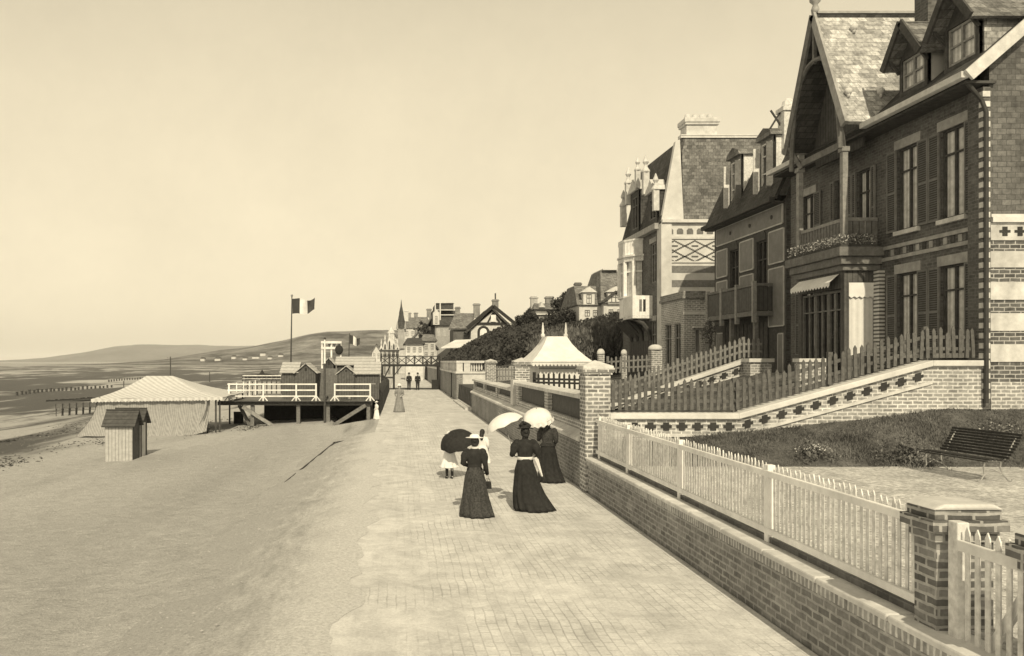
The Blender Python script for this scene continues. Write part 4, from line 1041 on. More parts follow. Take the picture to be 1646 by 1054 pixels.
# ------------------------------------------------------------------ white kiosk
def kiosk():
    Y = 36.5; x0, x1 = PX(866, Y), PX(938, Y); cx = (x0+x1)/2; y1 = Y+3.2; ze = PZ(584, Y)
    root = thing('garden_kiosk', 'white garden kiosk with concave tent roof, scalloped valance and two spikes', 'kiosk', (cx, Y, 1.2))
    m = MB(); m.box(x0, x1, Y, y1, 1.2, ze); m.build('canvas_wall', CANVAS_W, root)
    zt = PZ(541, Y+1.5); hw = .62; e = .38
    prof = [(1.0, 0.0), (.80, .22), (.62, .45), (.45, .72), (.33, 1.0)]
    m = MB(); vs = []
    hx, hy, cyy = (x1-x0)/2+e, (y1-Y)/2+e, (Y+y1)/2
    for s, t in prof:
        z = ze+.06+(zt-ze-.06)*t; sx, sy = s*hx, s*hy
        vs += [(cx-sx, cyy-sy, z), (cx+sx, cyy-sy, z), (cx+sx, cyy+sy, z), (cx-sx, cyy+sy, z)]
    fs = [(i*4+k, i*4+(k+1) % 4, (i+1)*4+(k+1) % 4, (i+1)*4+k) for i in range(len(prof)-1) for k in range(4)]+[(16, 17, 18, 19)]
    m.add(vs, fs); m.build('tent_roof', CANVAS_W, root)
    m = MB(); n = 17
    for ya in (cyy-hy-.01,):
        for k in range(n):
            a = cx-hx+2*hx*k/n; b = cx-hx+2*hx*(k+1)/n
            pl = [(a, ze+.09), (b, ze+.09), (b, ze-.02), ((a*.25+b*.75), ze-.1), ((a+b)/2, ze-.13), ((a*.75+b*.25), ze-.1), (a, ze-.02)]
            m.prism(pl, 'y', ya-.02, ya)
    m.box(cx-hx-.02, cx-hx, cyy-hy, cyy+hy, ze-.08, ze+.09); m.build('scalloped_valance', CANVAS_W, root)
    m = MB(); m.box(cx-hx, cx+hx, cyy-hy-.035, cyy-hy-.022, ze+.04, ze+.075); m.build('dark_trim', STONE_M, root)
    m = MB(); m.box(x0, x1, Y-.03, Y-.004, PZ(593, Y), PZ(591, Y)); m.build('band', STONE_M, root)
    for s in (-1, 1):
        m = MB(); m.lathe([(.09, 0), (.11, .12), (.05, .2), (.07, .3), (.015, .7)], (cx+s*(hw-.08), cyy, zt-.03), 8); m.build('spike', STONE_W, root, True)
kiosk()

# ------------------------------------------------------------------ houses farther along
def hip(m, x0, x1, y0, y1, z0, z1, rx=.3, ry=.4, ov=.3):
    x0 -= ov; x1 += ov; y0 -= ov; y1 += ov
    dx, dy = (x1-x0)*rx, (y1-y0)*ry
    m.add([(x0,y0,z0),(x1,y0,z0),(x1,y1,z0),(x0,y1,z0),(x0+dx,y0+dy,z1),(x1-dx,y0+dy,z1),(x1-dx,y1-dy,z1),(x0+dx,y1-dy,z1)],
          [(3,2,1,0),(4,5,6,7),(0,1,5,4),(1,2,6,5),(2,3,7,6),(3,0,4,7)])
def gabroof(m, x0, x1, y0, y1, z0, z1, t=.2, ov=.5):      # ridge along Y
    c = (x0+x1)/2; k = (z1-z0)/((x1-x0)/2)
    m.slab([(x0-ov, y0-ov, z0-ov*k), (x0-ov, y1+ov, z0-ov*k), (c, y1+ov, z1), (c, y0-ov, z1)], -t)
    m.slab([(c+.004, y0-ov, z1), (c+.004, y1+ov, z1), (x1+ov, y1+ov, z0-ov*k), (x1+ov, y0-ov, z0-ov*k)], -t)
def chim(root, x, y, z0, z1, s=.5, mt=None, sp=False):
    m = MB(); m.box(x-s*.5, x+s*.5, y-s*.4, y+s*.4, z0, z1-.3); m.box(x-s*.62, x+s*.62, y-s*.5, y+s*.5, z1-.3, z1-.12); m.box(x-s*.5, x+s*.5, y-s*.42, y+s*.42, z1-.12, z1)
    c = m.build('chimney', mt or BRK_WALL, root)
    if sp:
        m = MB(); m.tube([(x, y, z1), (x, y, z1+sp)], .12, 6); m.build('chimney_pipe', IRON, c)
def win(root, x0, x1, z0, z1, y, mt=None):
    window(root, landface(y), x0, x1, z0, z1, dep=-.02, mt=mt or STONE_W, glass=GLASS_D, mull=1, trans=(.6,), fr=max(.06, (x1-x0)*.09))
def winx(root, y0, y1, z0, z1, x, mt=None):
    window(root, seaface(x), y0, y1, z0, z1, dep=-.02, mt=mt or STONE_W, glass=GLASS_D, mull=1, trans=(.6,), fr=.09)

def pale_villa():
    Y = 92.0; X = lambda p: PX(p, Y); Z = lambda p: PZ(p, Y); yb = Y+9
    root = thing('pale_villa', 'pale rendered villa with slate mansard and pedimented dormers among the trees', 'house', (X(960), Y, 5))
    m = MB(); m.box(X(931), X(968), Y, yb, 4, Z(490)); m.build('left_wing', RENDERW, root)
    m = MB(); m.box(X(966), X(1003), Y-1.2, yb, 4, Z(488)); m.build('main_block', RENDERW, root)
    m = MB(); hip(m, X(931), X(968), Y, yb, Z(490), Z(456), .08, .3, .3); m.build('wing_roof', SLATE, root)
    m = MB(); hip(m, X(966), X(1003), Y-1.2, yb, Z(488), Z(432), .22, .3, .4); m.build('tower_roof', SLATE, root)
    m = MB(); m.box(X(973), X(997), Y+1.0, Y+6, Z(432), Z(430)); m.build('roof_crest', STONE_W, root)
    for a, b, zt, y in ((937, 955, 462, Y-.25), (972, 996, 463, Y-1.5)):
        m = MB(); m.box(X(a), X(b), y, y+1.6, Z(490), Z(zt+8)); q = m.build('dormer', STONE_W, root)
        m = MB(); c = (X(a)+X(b))/2; m.prism([(X(a)-.25, Z(zt+8)), (X(b)+.25, Z(zt+8)), (c, Z(zt-1))], 'y', y-.25, y+1.4); m.build('pediment', STONE_W, q)
        win(q, X(a)+.35, X(b)-.35, Z(488), Z(473), y, WOOD_M)
    m = MB(); m.bar((X(966)-.3, Y-1.7, Z(487)), (X(984), Y-1.7, Z(470)), .16, .25); m.bar((X(1003)+.3, Y-1.7, Z(487)), (X(984), Y-1.7, Z(470)), .16, .25); m.build('gable_boards', WOOD_D, root)
    m = MB(); m.box(X(930), X(969), Y-.2, Y+.0, Z(491), Z(489)); m.build('cornice', STONE_M, root)
    for a, b in ((940, 948), (953, 960), (974, 981), (988, 995)): win(root, X(a), X(b), Z(508), Z(498), Y if a < 966 else Y-1.2, WOOD_M)
    chim(root, X(938), Y+3, Z(470), Z(450), .7, BRK_DARK)
pale_villa()
def brick_cottage():
    Y = 112.0; X = lambda p: PX(p, Y); Z = lambda p: PZ(p, Y)
    root = thing('brick_cottage', 'small brick house with two chimneys rising above the dark trees', 'house', (X(876), Y, 7))
    m = MB(); m.box(X(861), X(892), Y, Y+6, 4, Z(497)); m.build('wall', BRK_WALL, root)
    m = MB(); hip(m, X(861), X(892), Y, Y+6, Z(497), Z(486), .14, .3, .35); m.build('roof', SLATE, root)
    m = MB(); m.box(X(860), X(893), Y-.3, Y, Z(506), Z(504)); m.build('string_course', STONE_W, root)
    chim(root, X(863), Y+2.5, Z(496), Z(474), .9, BRK_LIT); chim(root, X(888), Y+2.5, Z(496), Z(474), 1.0, BRK_WALL)
    m = MB(); m.prism([(X(866), Z(494)), (X(876), Z(494)), (X(870), Z(485))], 'y', Y-.4, Y+1.5); m.build('roof_gablet', STONE, root)
    for a in (867, 881): win(root, X(a), X(a+6), Z(520), Z(509), Y)
brick_cottage()
def chalet():
    Y = 128.0; X = lambda p: PX(p, Y); Z = lambda p: PZ(p, Y)
    root = thing('white_chalet', 'white chalet with wide overhanging dark gable and arched window above the hedge', 'house', (X(788), Y, 5))
    m = MB(); c = X(792)
    m.prism([(X(757), 2), (X(818), 2), (X(818), Z(530)), (c, Z(500)), (X(757), Z(530))], 'y', Y, Y+11); m.build('wall', RENDERW, root)
    m = MB(); gabroof(m, X(757), X(822), Y+.4, Y+11, Z(524), Z(493), .3, 1.0); m.build('roof', SLATE_DK, root)
    m = MB(); 
    for x0, z0 in ((X(750), Z(527)), (X(832), Z(524))): m.bar((x0, Y-.62, z0), (c, Y-.62, Z(492)), .25, .5)
    m.build('verge_board', WOOD_B, root)
    m = MB(); m.box(X(757), X(818), Y-.15, Y, Z(522), Z(518)); m.build('tie_beam', WOOD_B, root)
    for p in (784, 803):
        m = MB(); m.bar((X(p), Y-.08, Z(518)), (c, Y-.08, Z(503)), .1, .25); m.build('gable_timber', WOOD_B, root)
    m = MB(); m.box(X(789), X(797), Y-.3, Y, Z(517), Z(506)); m.build('gable_panel', WHITE, root)
    ax, az = X(777), Z(533); pts = lambda r: [(ax-r, az-1.4)]+[(ax-r*math.cos(R(180)*k/8), az+r*math.sin(R(180)*k/8)) for k in range(9)]+[(ax+r, az-1.4)]
    m = MB(); m.prism(pts(.95), 'y', Y-.08, Y); a = m.build('arched_window', WOOD_B, root); m = MB(); m.prism(pts(.55), 'y', Y-.12, Y-.083); m.build('pane', WHITE, a)
    chim(root, X(801), Y+4, Z(505), Z(478), .95, BRK_WALL, PZ(468, Y+4)-PZ(478, Y+4)); chim(root, X(771), Y+5, Z(508), Z(484), 1.0, BRK_WALL)
    m = MB(); m.box(X(730), X(757), Y+2, Y+11, 2, Z(527)); m.build('low_wing', BRK_DARK, root)
    m = MB(); m.slab([(X(722), Y+1.5, Z(527)), (X(757), Y+1.5, Z(527)), (X(770), Y+6, Z(500)), (X(736), Y+6, Z(499))], .25); m.build('wing_roof', SLATE, root)
    chim(root, X(740), Y+6, Z(505), Z(489), .8, BRK_WALL)
    m = MB(); m.slab([(X(702), Y-14, PZ(558, Y-14)), (X(738), Y-14, PZ(557, Y-14)), (X(757), Y-6, PZ(545, Y-6)), (X(728), Y-6, PZ(546, Y-6))], .15); m.build('terrace_awning', CANVAS_W, root)
chalet()
def mansion():
    Y = 165.0; X = lambda p: PX(p, Y); Z = lambda p: PZ(p, Y)
    root = thing('seafront_mansion', 'large seafront mansion with stepped mansard roof and pale stone dormer', 'house', (X(712), Y, 0))
    m = MB(); m.box(X(700), X(737), Y, Y+25, 0, Z(522)); m.build('wall', STONE_M, root)
    m = MB(); hip(m, X(698), X(733), Y, Y+22, Z(522), Z(497), .05, .2, .5); m.build('mansard_roof', SLATE_DK, root)
    m = MB(); m.box(X(701), X(730), Y+2, Y+16, Z(497), Z(486)); m.build('roof_lantern', SLATE_DK, root)
    m = MB()
    for p in (485, 497, 505): m.box(X(699), X(731), Y+1.6, Y+2, Z(p+.8), Z(p-.6))
    for p in (700, 708): m.box(X(p)-.12, X(p)+.12, Y+1.0, Y+1.4, Z(522), Z(486))
    m.build('roof_flashing', STONE_W, root)
    m = MB(); m.box(X(696), X(706), Y-.8, Y+2, Z(522), Z(504)); m.prism([(X(695), Z(504)), (X(707), Z(504)), (X(701), Z(497))], 'y', Y-.8, Y+2); q = m.build('stone_dormer', STONE, root)
    win(q, X(699), X(703), Z(520), Z(508), Y-.8, WOOD_M)
    m = MB(); m.box(X(697), X(738), Y-.5, Y, Z(523), Z(520.5)); m.build('cornice', WOOD_D, root)
    for p in (703, 713, 723, 731): win(root, X(p), X(p+4), Z(540), Z(527), Y, STONE)
    for y in (170, 178): winx(root, y, y+1.6, Z(540), Z(527), X(700), STONE)
    m = MB(); m.box(X(690), X(700)-.05, Y+5, Y+30, 0, Z(523)); m.build('side_wing', BRK_DARK, root)
    m = MB(); m.slab([(X(684), Y+5, Z(524)), (X(698), Y+5, Z(499)), (X(700), Y+30, Z(499)), (X(686), Y+30, Z(524))], .3); m.build('wing_roof', SLATE, root)
    chim(root, X(693), Y+12, Z(505), Z(490), 1.0); chim(root, X(727), Y+8, Z(490), Z(481), 1.4)
mansion()
def far_houses():
    def block(label, Y, a, b, ztop, zr, wm, rm, shape='hip', nwin=3, name='seafront_house', extra=None):
        X = lambda p: PX(p, Y); Z = lambda p: PZ(p, Y)
        root = thing(name, label, 'house', (X((a+b)/2), Y, 0), 'distant houses along the promenade')
        m = MB(); m.box(X(a), X(b), Y, Y+12, 0, Z(ztop)); m.build('wall', wm, root)
        m = MB()
        if shape == 'hip': hip(m, X(a), X(b), Y, Y+12, Z(ztop), Z(zr), .2, .3, .4)
        elif shape == 'gable': 
            m.prism([(X(a), Z(ztop)), (X(b), Z(ztop)), (X((a+b)/2), Z(zr)-.3)], 'y', Y, Y+11.5); m.build('gable', wm, root); m = MB(); gabroof(m, X(a), X(b), Y, Y+12, Z(ztop), Z(zr), .25, .5)
        elif shape == 'dome': m.lathe([((X(b)-X(a))*.55*math.cos(R(9*k)), (Z(zr)-Z(ztop))*math.sin(R(9*k))) for k in range(10)]+[(.1, (Z(zr)-Z(ztop))*1.02)], ((X(a)+X(b))/2, Y+3, Z(ztop)), 14)
        m.build('roof', rm, root, shape == 'dome')
        wd = (b-a)/nwin
        for k in range(nwin):
            for zz in ((ztop+5, ztop+13), (ztop+18, ztop+27)):
                if zz[1] < 585: win(root, X(a+wd*(k+.25)), X(a+wd*(k+.75)), Z(zz[1]), Z(zz[0]), Y, WOOD_M)
        if extra: extra(root, X, Z, Y)
    def spire(root, X, Z, Y):
        cx = X(645); m = MB(); m.box(cx-.85, cx+.85, Y-.5, Y+1.2, Z(560), Z(527)); m.build('turret', STONE_M, root)
        m = MB(); m.lathe([(1.35, 0), (.85, 1.6), (.9, 1.7), (.55, 3.6), (.6, 3.7), (.2, 5.6), (.04, 7.2)], (cx, Y+.35, Z(527)), 8); m.build('spire', SLATE_DK, root)
        for s in (-1, 1):
            m = MB(); m.lathe([(.3, 0), (.22, .9), (.03, 2.0)], (cx+s*1.0, Y-.6, Z(529)), 6); m.build('pinnacle', STONE_M, root)
        chim(root, X(653.5), Y+4, Z(545), Z(497), 1.0, RENDERW); 
    block('ornate pale house with dark gothic spire and tall white chimney', 205, 640, 668, 527, 515, RENDERW, SLATE, 'hip', 3, extra=spire)
    block('grey stone house between the spired house and the mansion', 185, 668, 691, 527, 508, STONE_M, SLATE, 'hip', 3)
    block('dark low roofed pavilion beside the footbridge, white below', 130, 652, 680, 553, 542, RENDERW, SLATE_DK, 'hip', 3)
    block('narrow white house right of the dark roofed pavilion', 140, 680, 700, 548, 536, RENDERW, SLATE, 'hip', 2)
    def lace(root, X, Z, Y):
        for k, (p, zt) in enumerate(((613, 553), (619, 546), (626, 541), (633, 546), (639, 552))):
            m = MB(); m.prism([(X(p-3.4), Z(562)), (X(p+3.4), Z(562)), (X(p+2.6), Z(zt+7)), (X(p), Z(zt)), (X(p-2.6), Z(zt+7))], 'y', Y-.5-.1*k, Y-.05); q = m.build('gablet', STONE_W, root)
            m = MB(); m.prism([(X(p-1.5), Z(561)), (X(p+1.5), Z(561)), (X(p+1.3), Z(zt+9)), (X(p), Z(zt+6)), (X(p-1.3), Z(zt+9))], 'y', Y-.62-.1*k, Y-.5-.1*k-.01); m.build('dark_arch', WOOD_D, q)
            m = MB(); m.lathe([(.16, 0), (.22, .3), (.03, 1.3)], (X(p), Y-.3-.1*k, Z(zt)-.1), 6); m.build('finial', STONE_W, q)
        for k in range(9):
            p = 612+3.4*k; m = MB(); m.box(X(p-.5), X(p+.5), Y-1.3, Y-1.15, 0, Z(563)); m.build('veranda_post', STONE_W if k % 2 else WOOD_D, root)
        m = MB(); m.box(X(610), X(642), Y-1.4, Y-1.1, Z(565), Z(562.5)); m.build('veranda_beam', WOOD_D, root)
    block('ornate pale pavilion of lacy pointed gables left of the spired house', 190, 611, 641, 562, 555, STONE_M, SLATE, 'hip', 5, 'lacy_pavilion', extra=lace)
    block('small pale gabled house at the far end behind the signboard', 240, 598, 612, 563, 552, RENDERW, SLATE, 'gable', 2)
    def stacks(root, X, Z, Y):
        return None
    def chims(zt, *ps):
        def f(root, X, Z, Y):
            for p in ps: chim(root, X(p), Y+4, Z(zt+12), Z(zt), 1.1, BRK_WALL)
        return f
    def turret(p, zt, zb):
        def f(root, X, Z, Y):
            m = MB(); m.lathe([(1.1, 0), (1.1, Z(zt+12)-Z(zb)), (1.3, Z(zt+12)-Z(zb)+.05), (.5, Z(zt+4)-Z(zb)), (.04, Z(zt)-Z(zb))], (X(p), Y-.3, Z(zb)), 8); m.build('turret', RENDERW, root)
        return f
    block('pale tall house with a pair of chimneys just right of the gothic spire', 235, 655, 672, 521, 509, RENDERW, SLATE, 'hip', 3, extra=chims(501, 658, 669))
    block('pale narrow gabled house with a pointed turret left of the gothic spire', 245, 626, 639, 542, 533, RENDERW, SLATE, 'gable', 2, extra=turret(629, 524, 560))
    block('low white gabled house under the stone front of the mansion', 150, 688, 702, 556, 547, STONE_W, SLATE_DK, 'gable', 2)
    block('small brick house with one chimney in front of the grey stone house', 160, 664, 682, 540, 530, BRK_LIT, SLATE, 'gable', 2, extra=chims(525, 678))
    for k, (px, py, Y, s) in enumerate(((322, 0, 1160, 6), (345, 0, 1150, 8), (372, 0, 1180, 6), (405, 0, 1160, 10), (430, 0, 1140, 6), (447, 0, 1170, 7), (390, 0, 1140, 6), (418, 0, 1210, 8))):
        X0 = PX(px, Y); Z0 = NEAR_HILL(X0, Y)+.2; root = thing('shore_cottage', 'tiny pale cottage at the foot of the distant dark hill', 'house', (X0, Y, Z0-6), 'cottages below the distant hill')
        m = MB(); m.box(X0, X0+s, Y, Y+8, Z0-6, Z0+3); m.build('wall', STONE, root)
        m = MB(); hip(m, X0, X0+s, Y, Y+8, Z0+3, Z0+5.5, .2, .45, .5); m.build('roof', SLATE_DK, root)
far_houses()

# ------------------------------------------------------------------ footbridge over the promenade
def footbridge():
    Y = 88.0; x0, x1 = PX(612, Y), 4.36; zb = PZ(587, Y); 
    root = thing('footbridge', 'dark timber footbridge with crossed railings spanning the promenade', 'footbridge', (1.2, Y, 0))
    m = MB(); m.box(x0, x1, Y, Y+.3, zb-.12, zb+.12); m.box(x0, x1, Y+2.0, Y+2.3, zb-.12, zb+.12); m.build('beam', WOOD_B, root)
    m = MB(); m.box(x0, x1, Y+.302, Y+1.998, zb+.03, zb+.1); m.build('deck', WOOD_D, root)
    for x in (x0+.12, PX(633, Y), x1-.15):
        for dy in (.02, 2.02):
            m = MB(); m.box(x-.11, x+.11, Y+dy, Y+dy+.26, 0, zb-.123); m.build('post', WOOD_B, root)
    m = MB(); m.bar((x0+.2, Y+.12, .9), (x0+1.0, Y+.12, zb-.1), .1, .14); m.bar((PX(633, Y)+.1, Y+.12, 1.6), (PX(645, Y), Y+.12, zb-.1), .08, .1); m.build('brace', WOOD_B, root)
    m = MB(); m.box(x1-.9, x1-.28, Y-.2, Y+.5, 0, 1.05); m.build('stair_foot', WOOD_B, root)
    for dy in (.1, 2.1):
        m = MB(); m.box(x0, x1, Y+dy, Y+dy+.08, zb+.95, zb+1.03)
        n = 7
        for i in range(n+1):
            x = x0+(x1-x0)*i/n; m.box(x-.05, x+.05, Y+dy-.01, Y+dy+.09, zb+.121, zb+.95)
        for i in range(n):
            a, b = x0+(x1-x0)*i/n, x0+(x1-x0)*(i+1)/n
            m.bar((a, Y+dy+.03, zb+.15), (b, Y+dy+.03, zb+.92), .05, .06); m.bar((a, Y+dy+.06, zb+.92), (b, Y+dy+.06, zb+.15), .05, .06)
        m.build('railing', WOOD_B, root)
    m = MB(); m.box(x0, x1, Y-.05, Y+.25, .004, .12); m.build('ground_bar', WOOD_B, root)  # low dark bar across the paving under the front beam
footbridge()

# ------------------------------------------------------------------ vegetation on the hillside
def clump(m, c, r, n, s, sq=1.0):
    for i in range(n):
        v = Vector((random.gauss(0,1), random.gauss(0,1), random.gauss(0,1))).normalized()*r*random.random()**.4
        leaf_quad(m, (c[0]+v.x, c[1]+v.y, c[2]+v.z*sq), s*random.uniform(.6, 1.3))
def tree(label, x, y, z0, h, r, n, mt, name='tree', group=None, crown=.55, tall=1.0, s=.2):
    root = thing(name, label, 'tree', (x, y, z0), group)
    m = MB(); b0 = z0+h*(1-crown)*.9
    m.tube([(x, y, z0-.3), (x+.1, y, z0+h*.3), (x-.05, y, z0+h*.75)], [.045*h*.6, .03*h*.6, .01*h], 7)
    for k in range(5):
        a = k*1.26+.4; zz = z0+h*(.3+.08*k)
        m.tube([(x, y, zz), (x+math.cos(a)*r*.35, y+math.sin(a)*r*.35, zz+h*.14), (x+math.cos(a)*r*.7, y+math.sin(a)*r*.7, zz+h*.2)], [.012*h, .008*h, .003*h], 5)
    m.build('trunk', BARK, root)
    m = MB(); zc = z0+h*(1-crown/2)
    for k in range(26):
        v = Vector((random.gauss(0,1), random.gauss(0,1), random.gauss(0,1))).normalized()*random.uniform(.45, .95)
        c = (x+v.x*r*.8, y+v.y*r*.8, zc+v.z*h*crown*.42*tall)
        clump(m, c, r*random.uniform(.22, .42), n//26, s)
    m.build('crown', mt, root)
T = 'trees on the hillside'
tree('round dark tree left of the small brick house', PX(849, 108), 108, 5.5, PZ(497, 108)-5.2, 1.9, 2600, LEAF2, group=T, crown=.85)
tree('dark tree close behind the small brick house', PX(899, 118), 118, 6, PZ(476, 118)-5.8, 2.4, 3200, LEAF2, group=T, crown=.8)
tree('tallest dark tree beside the pale villa', PX(915, 108), 108, 6, PZ(464, 108)-5.8, 2.6, 3600, LEAF2, group=T, crown=.85)
tree('dark bushy tree below the pale villa', PX(905, 95), 95, 5.5, PZ(495, 95)-5.4, 2.6, 3000, LEAF2, group=T, crown=.9)
tree('low dark tree beside the mansion side wing', PX(683, 155), 155, 1, PZ(508, 155)-1, 1.6, 1400, LEAF2, group=T, crown=.6)
tree('dark tree between the chalet and the brick cottage', PX(836, 120), 120, 5, PZ(512, 120)-5, 1.7, 1800, LEAF2, group=T, crown=.9)
def tamarisk(label, px, py, Y, z0, r):
    x = PX(px, Y); zt = PZ(py, Y); root = thing('tamarisk_shrub', label, 'shrub', (x, Y, z0), 'tall feathery shrubs in front of the villas')
    m = MB(); t_ = MB()
    for i in range(150):
        a = random.uniform(0, 6.28); q = random.random()**.5*r; h = (zt-z0)*random.uniform(.62, 1.02)*(1-.25*(q/r)**2)
        bx, by = x+math.cos(a)*q*.45, Y+math.sin(a)*q*.45; tx, ty = x+math.cos(a)*q*1.15, Y+math.sin(a)*q*1.15
        if i < 14: t_.tube([(bx, by, z0-.3), ((bx+tx)/2, (by+ty)/2, z0+h*.5), (tx, ty, z0+h*.92)], [.05, .035, .012], 5)
        for k in range(44):
            t = .08+.92*random.random(); p = Vector((bx+(tx-bx)*t, by+(ty-by)*t, z0+h*t)); 
            d = Vector((random.gauss(0, .3), random.gauss(0, .3), 1)).normalized()*random.uniform(.18, .5); e = Vector((random.gauss(0,1), random.gauss(0,1), 0)).normalized()*.045
            p += Vector((random.gauss(0, .1), random.gauss(0, .1), 0)); m.add([p-e, p+e, p+d], [(0,1,2)])
    t_.build('stems', BARK, root); m.build('foliage', LEAF3, root)
tamarisk('feathery shrub behind the right slope of the kiosk roof', 934, 524, 52, 2.2, 1.5)
tamarisk('feathery shrub under the pale villa left wing', 956, 518, 56, 2.2, 1.6)
tamarisk('tallest feathery shrub beneath the pale villa tower', 979, 503, 54, 2.2, 1.7)
tamarisk('feathery shrub touching the white oriel balcony', 1000, 502, 57, 2.2, 1.6)
tamarisk('feathery shrub behind the left slope of the kiosk roof', 905, 526, 60, 2.2, 1.7)
tamarisk('low feathery shrub right behind the kiosk spikes', 885, 528, 64, 2.2, 1.7)
m = MB()
for i in range(60000):
    y = 64.5+55*random.random()**1.2; x = 5.3+ (26*random.random())
    hmax = .35+(1.5 if VX+F*x/y < 880 else .7)*min(1, (x-5.0)/6)+.6*mnoise.noise(Vector((x*.25, y*.25, 1)))
    z = hz(x, y)+max(.05, hmax)*random.random()**.7
    zl = PZ(578-(PX and (VX+F*x/y-705))*.52, y)
    if VX+F*x/y < 830 and z > zl+.25: continue
    leaf_quad(m, (x, y, z), random.uniform(.10, .24))
tag(m.build('hillside_scrub', LEAF), kind='stuff', label='dense dark hedge and scrub covering the hillside', cat='shrubbery')
# ------------------------------------------------------------------ bathing platform on the beach
def platform():
    y0, y1, x0, x1 = 48.6, 60.0, PX(363, 48.6), PX(597, 48.6); zd = .68
    root = thing('bathing_platform', 'raised timber bathing platform on posts with white railings', 'platform', ((x0+x1)/2, y0, -1))
    m = MB(); m.box(x0, x1, y0+.05, y1, zd-.1, zd); m.build('deck', WOOD_M, root)
    m = MB(); m.box(x0-.5, x1+.05, y0-.02, y0+.045, zd-.24, zd-.02); m.box(x0-.4, x1, y0-.25, y0-.05, zd-.015, zd+.02); m.build('edge_beam', WOOD_D, root)
    for px in (405, 479, 527, 592):
        for y in (y0+.1, y0+5, y0+10.5):
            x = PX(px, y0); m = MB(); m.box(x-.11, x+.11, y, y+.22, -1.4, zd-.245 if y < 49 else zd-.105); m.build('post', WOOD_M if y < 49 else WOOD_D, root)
    m = MB(); m.bar((PX(588, y0), y0-.02, .45), (PX(528, y0), y0-.02, -.95), .12, .22); m.build('brace', WOOD_M, root)
    m = MB(); m.bar((PX(390, y0), y0-.02, .35), (PX(448, y0), y0-.02, -1.0), .12, .2); m.build('brace', WOOD_L, root)
    m = MB(); m.bar((PX(378, y0), y0+1.2, .4), (PX(400, y0), y0+.6, -.9), .12, .2); m.build('brace', WOOD_M, root)
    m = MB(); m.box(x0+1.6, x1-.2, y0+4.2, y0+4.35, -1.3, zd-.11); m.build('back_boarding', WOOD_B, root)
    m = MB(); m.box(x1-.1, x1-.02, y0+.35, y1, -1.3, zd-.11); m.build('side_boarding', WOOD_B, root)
    def rail_run(pxs):
        xs_ = [PX(p, y0) for p in pxs]
        m = MB()
        for z in (zd+.30, zd+.66, zd+1.02): m.box(xs_[0], xs_[-1], y0+.06, y0+.11, z-.035, z+.04)
        m.build('rail', WHITE, root)
        for x in xs_:
            m = MB(); m.box(x-.045, x+.045, y0+.0, y0+.055, zd-.02, zd+1.07)
            for s in (-1, 1): m.bar((x+s*.26, y0+.02, zd+.02), (x+s*.03, y0+.02, zd+.3), .05, .06)
            m.build('railing_post', WHITE, root)
    rail_run((368, 423, 476, 508)); rail_run((538, 595))
    m = MB()
    for z in (zd+.3, zd+.66, zd+1.02): m.box(x0+.05, x0+.1, y0+.2, y1, z-.035, z+.04)
    for k in range(5): m.box(x0+.11, x0+.18, y0+.3+2.2*k, y0+.4+2.2*k, zd, zd+1.05)
    m.build('side_railing', WHITE, root)
    xs_ = (PX(541, y0), PX(562, y0)); m = MB(); m.box(xs_[0], xs_[1], y0+.35, y0+.6, zd+.26, zd+.3); m.box(xs_[1]-.1, xs_[1]+.02, y0+.36, y0+.6, zd, zd+.255); m.box(xs_[0], xs_[0]+.1, y0+.36, y0+.6, zd, zd+.255); m.build('plank_seat', WOOD_L, root)
platform()
zd = .68
def hut_gable(px0, px1, Y, zt, ze, dep, label, wm=PLANK_M, rm=SHINGLE_L):
    x0, x1 = PX(px0, Y), PX(px1, Y); c = (x0+x1)/2
    root = thing('bathing_hut', label, 'hut', (c, Y, zd), 'wooden huts on the bathing platform')
    m = MB(); m.prism([(x0, zd), (x1, zd), (x1, ze), (c, zt-.08), (x0, ze)], 'y', Y, Y+dep); m.build('boarded_wall', wm, root)
    m = MB(); k = (zt-ze)/((x1-x0)/2); e = .16
    m.slab([(x0-e, Y-.15, ze-e*k), (x0-e, Y+dep+.1, ze-e*k), (c, Y+dep+.1, zt), (c, Y-.15, zt)], -.05); m.slab([(c+.002, Y-.15, zt), (c+.002, Y+dep+.1, zt), (x1+e, Y+dep+.1, ze-e*k), (x1+e, Y-.15, ze-e*k)], -.05); m.build('roof', rm, root)
    m = MB(); m.box(c-.36, c+.36, Y-.035, Y-.004, zd+.05, zd+1.75); m.build('door', wm, root)
    m = MB(); m.box(c-.07, c+.07, Y-.03, Y-.005, zt-.5, zt-.3); m.build('vent', WOOD_B, root)
def hut_ridge(px0, px1, Y, zr, ze, dep, label, wm=PLANK_M, rm=SHINGLE_L):
    x0, x1 = PX(px0, Y), PX(px1, Y)
    root = thing('bathing_hut', label, 'hut', ((x0+x1)/2, Y, zd), 'wooden huts on the bathing platform')
    m = MB(); m.prism([(Y, zd), (Y+dep, zd), (Y+dep, ze), (Y+dep/2, zr-.06), (Y, ze)], 'x', x0, x1); m.build('boarded_wall', wm, root)
    m = MB(); k = (zr-ze)/(dep/2); e = .2
    m.slab([(x0-.12, Y-e, ze-e*k), (x1+.12, Y-e, ze-e*k), (x1+.12, Y+dep/2, zr), (x0-.12, Y+dep/2, zr)], .05); m.slab([(x0-.12, Y+dep/2+.002, zr), (x1+.12, Y+dep/2+.002, zr), (x1+.12, Y+dep+e, ze-e*k), (x0-.12, Y+dep+e, ze-e*k)], .05); m.build('roof', rm, root)
    m = MB(); m.box(x0+.2, x1-.2, Y-.03, Y-.004, zd+.95, zd+1.02); m.build('batten', WOOD_L, root)
Y1 = 50.6
hut_ridge(453, 477, Y1+.1, PZ(582, Y1), PZ(596, Y1), 2.4, 'left hut with pale boarded roof sloping to the railing')
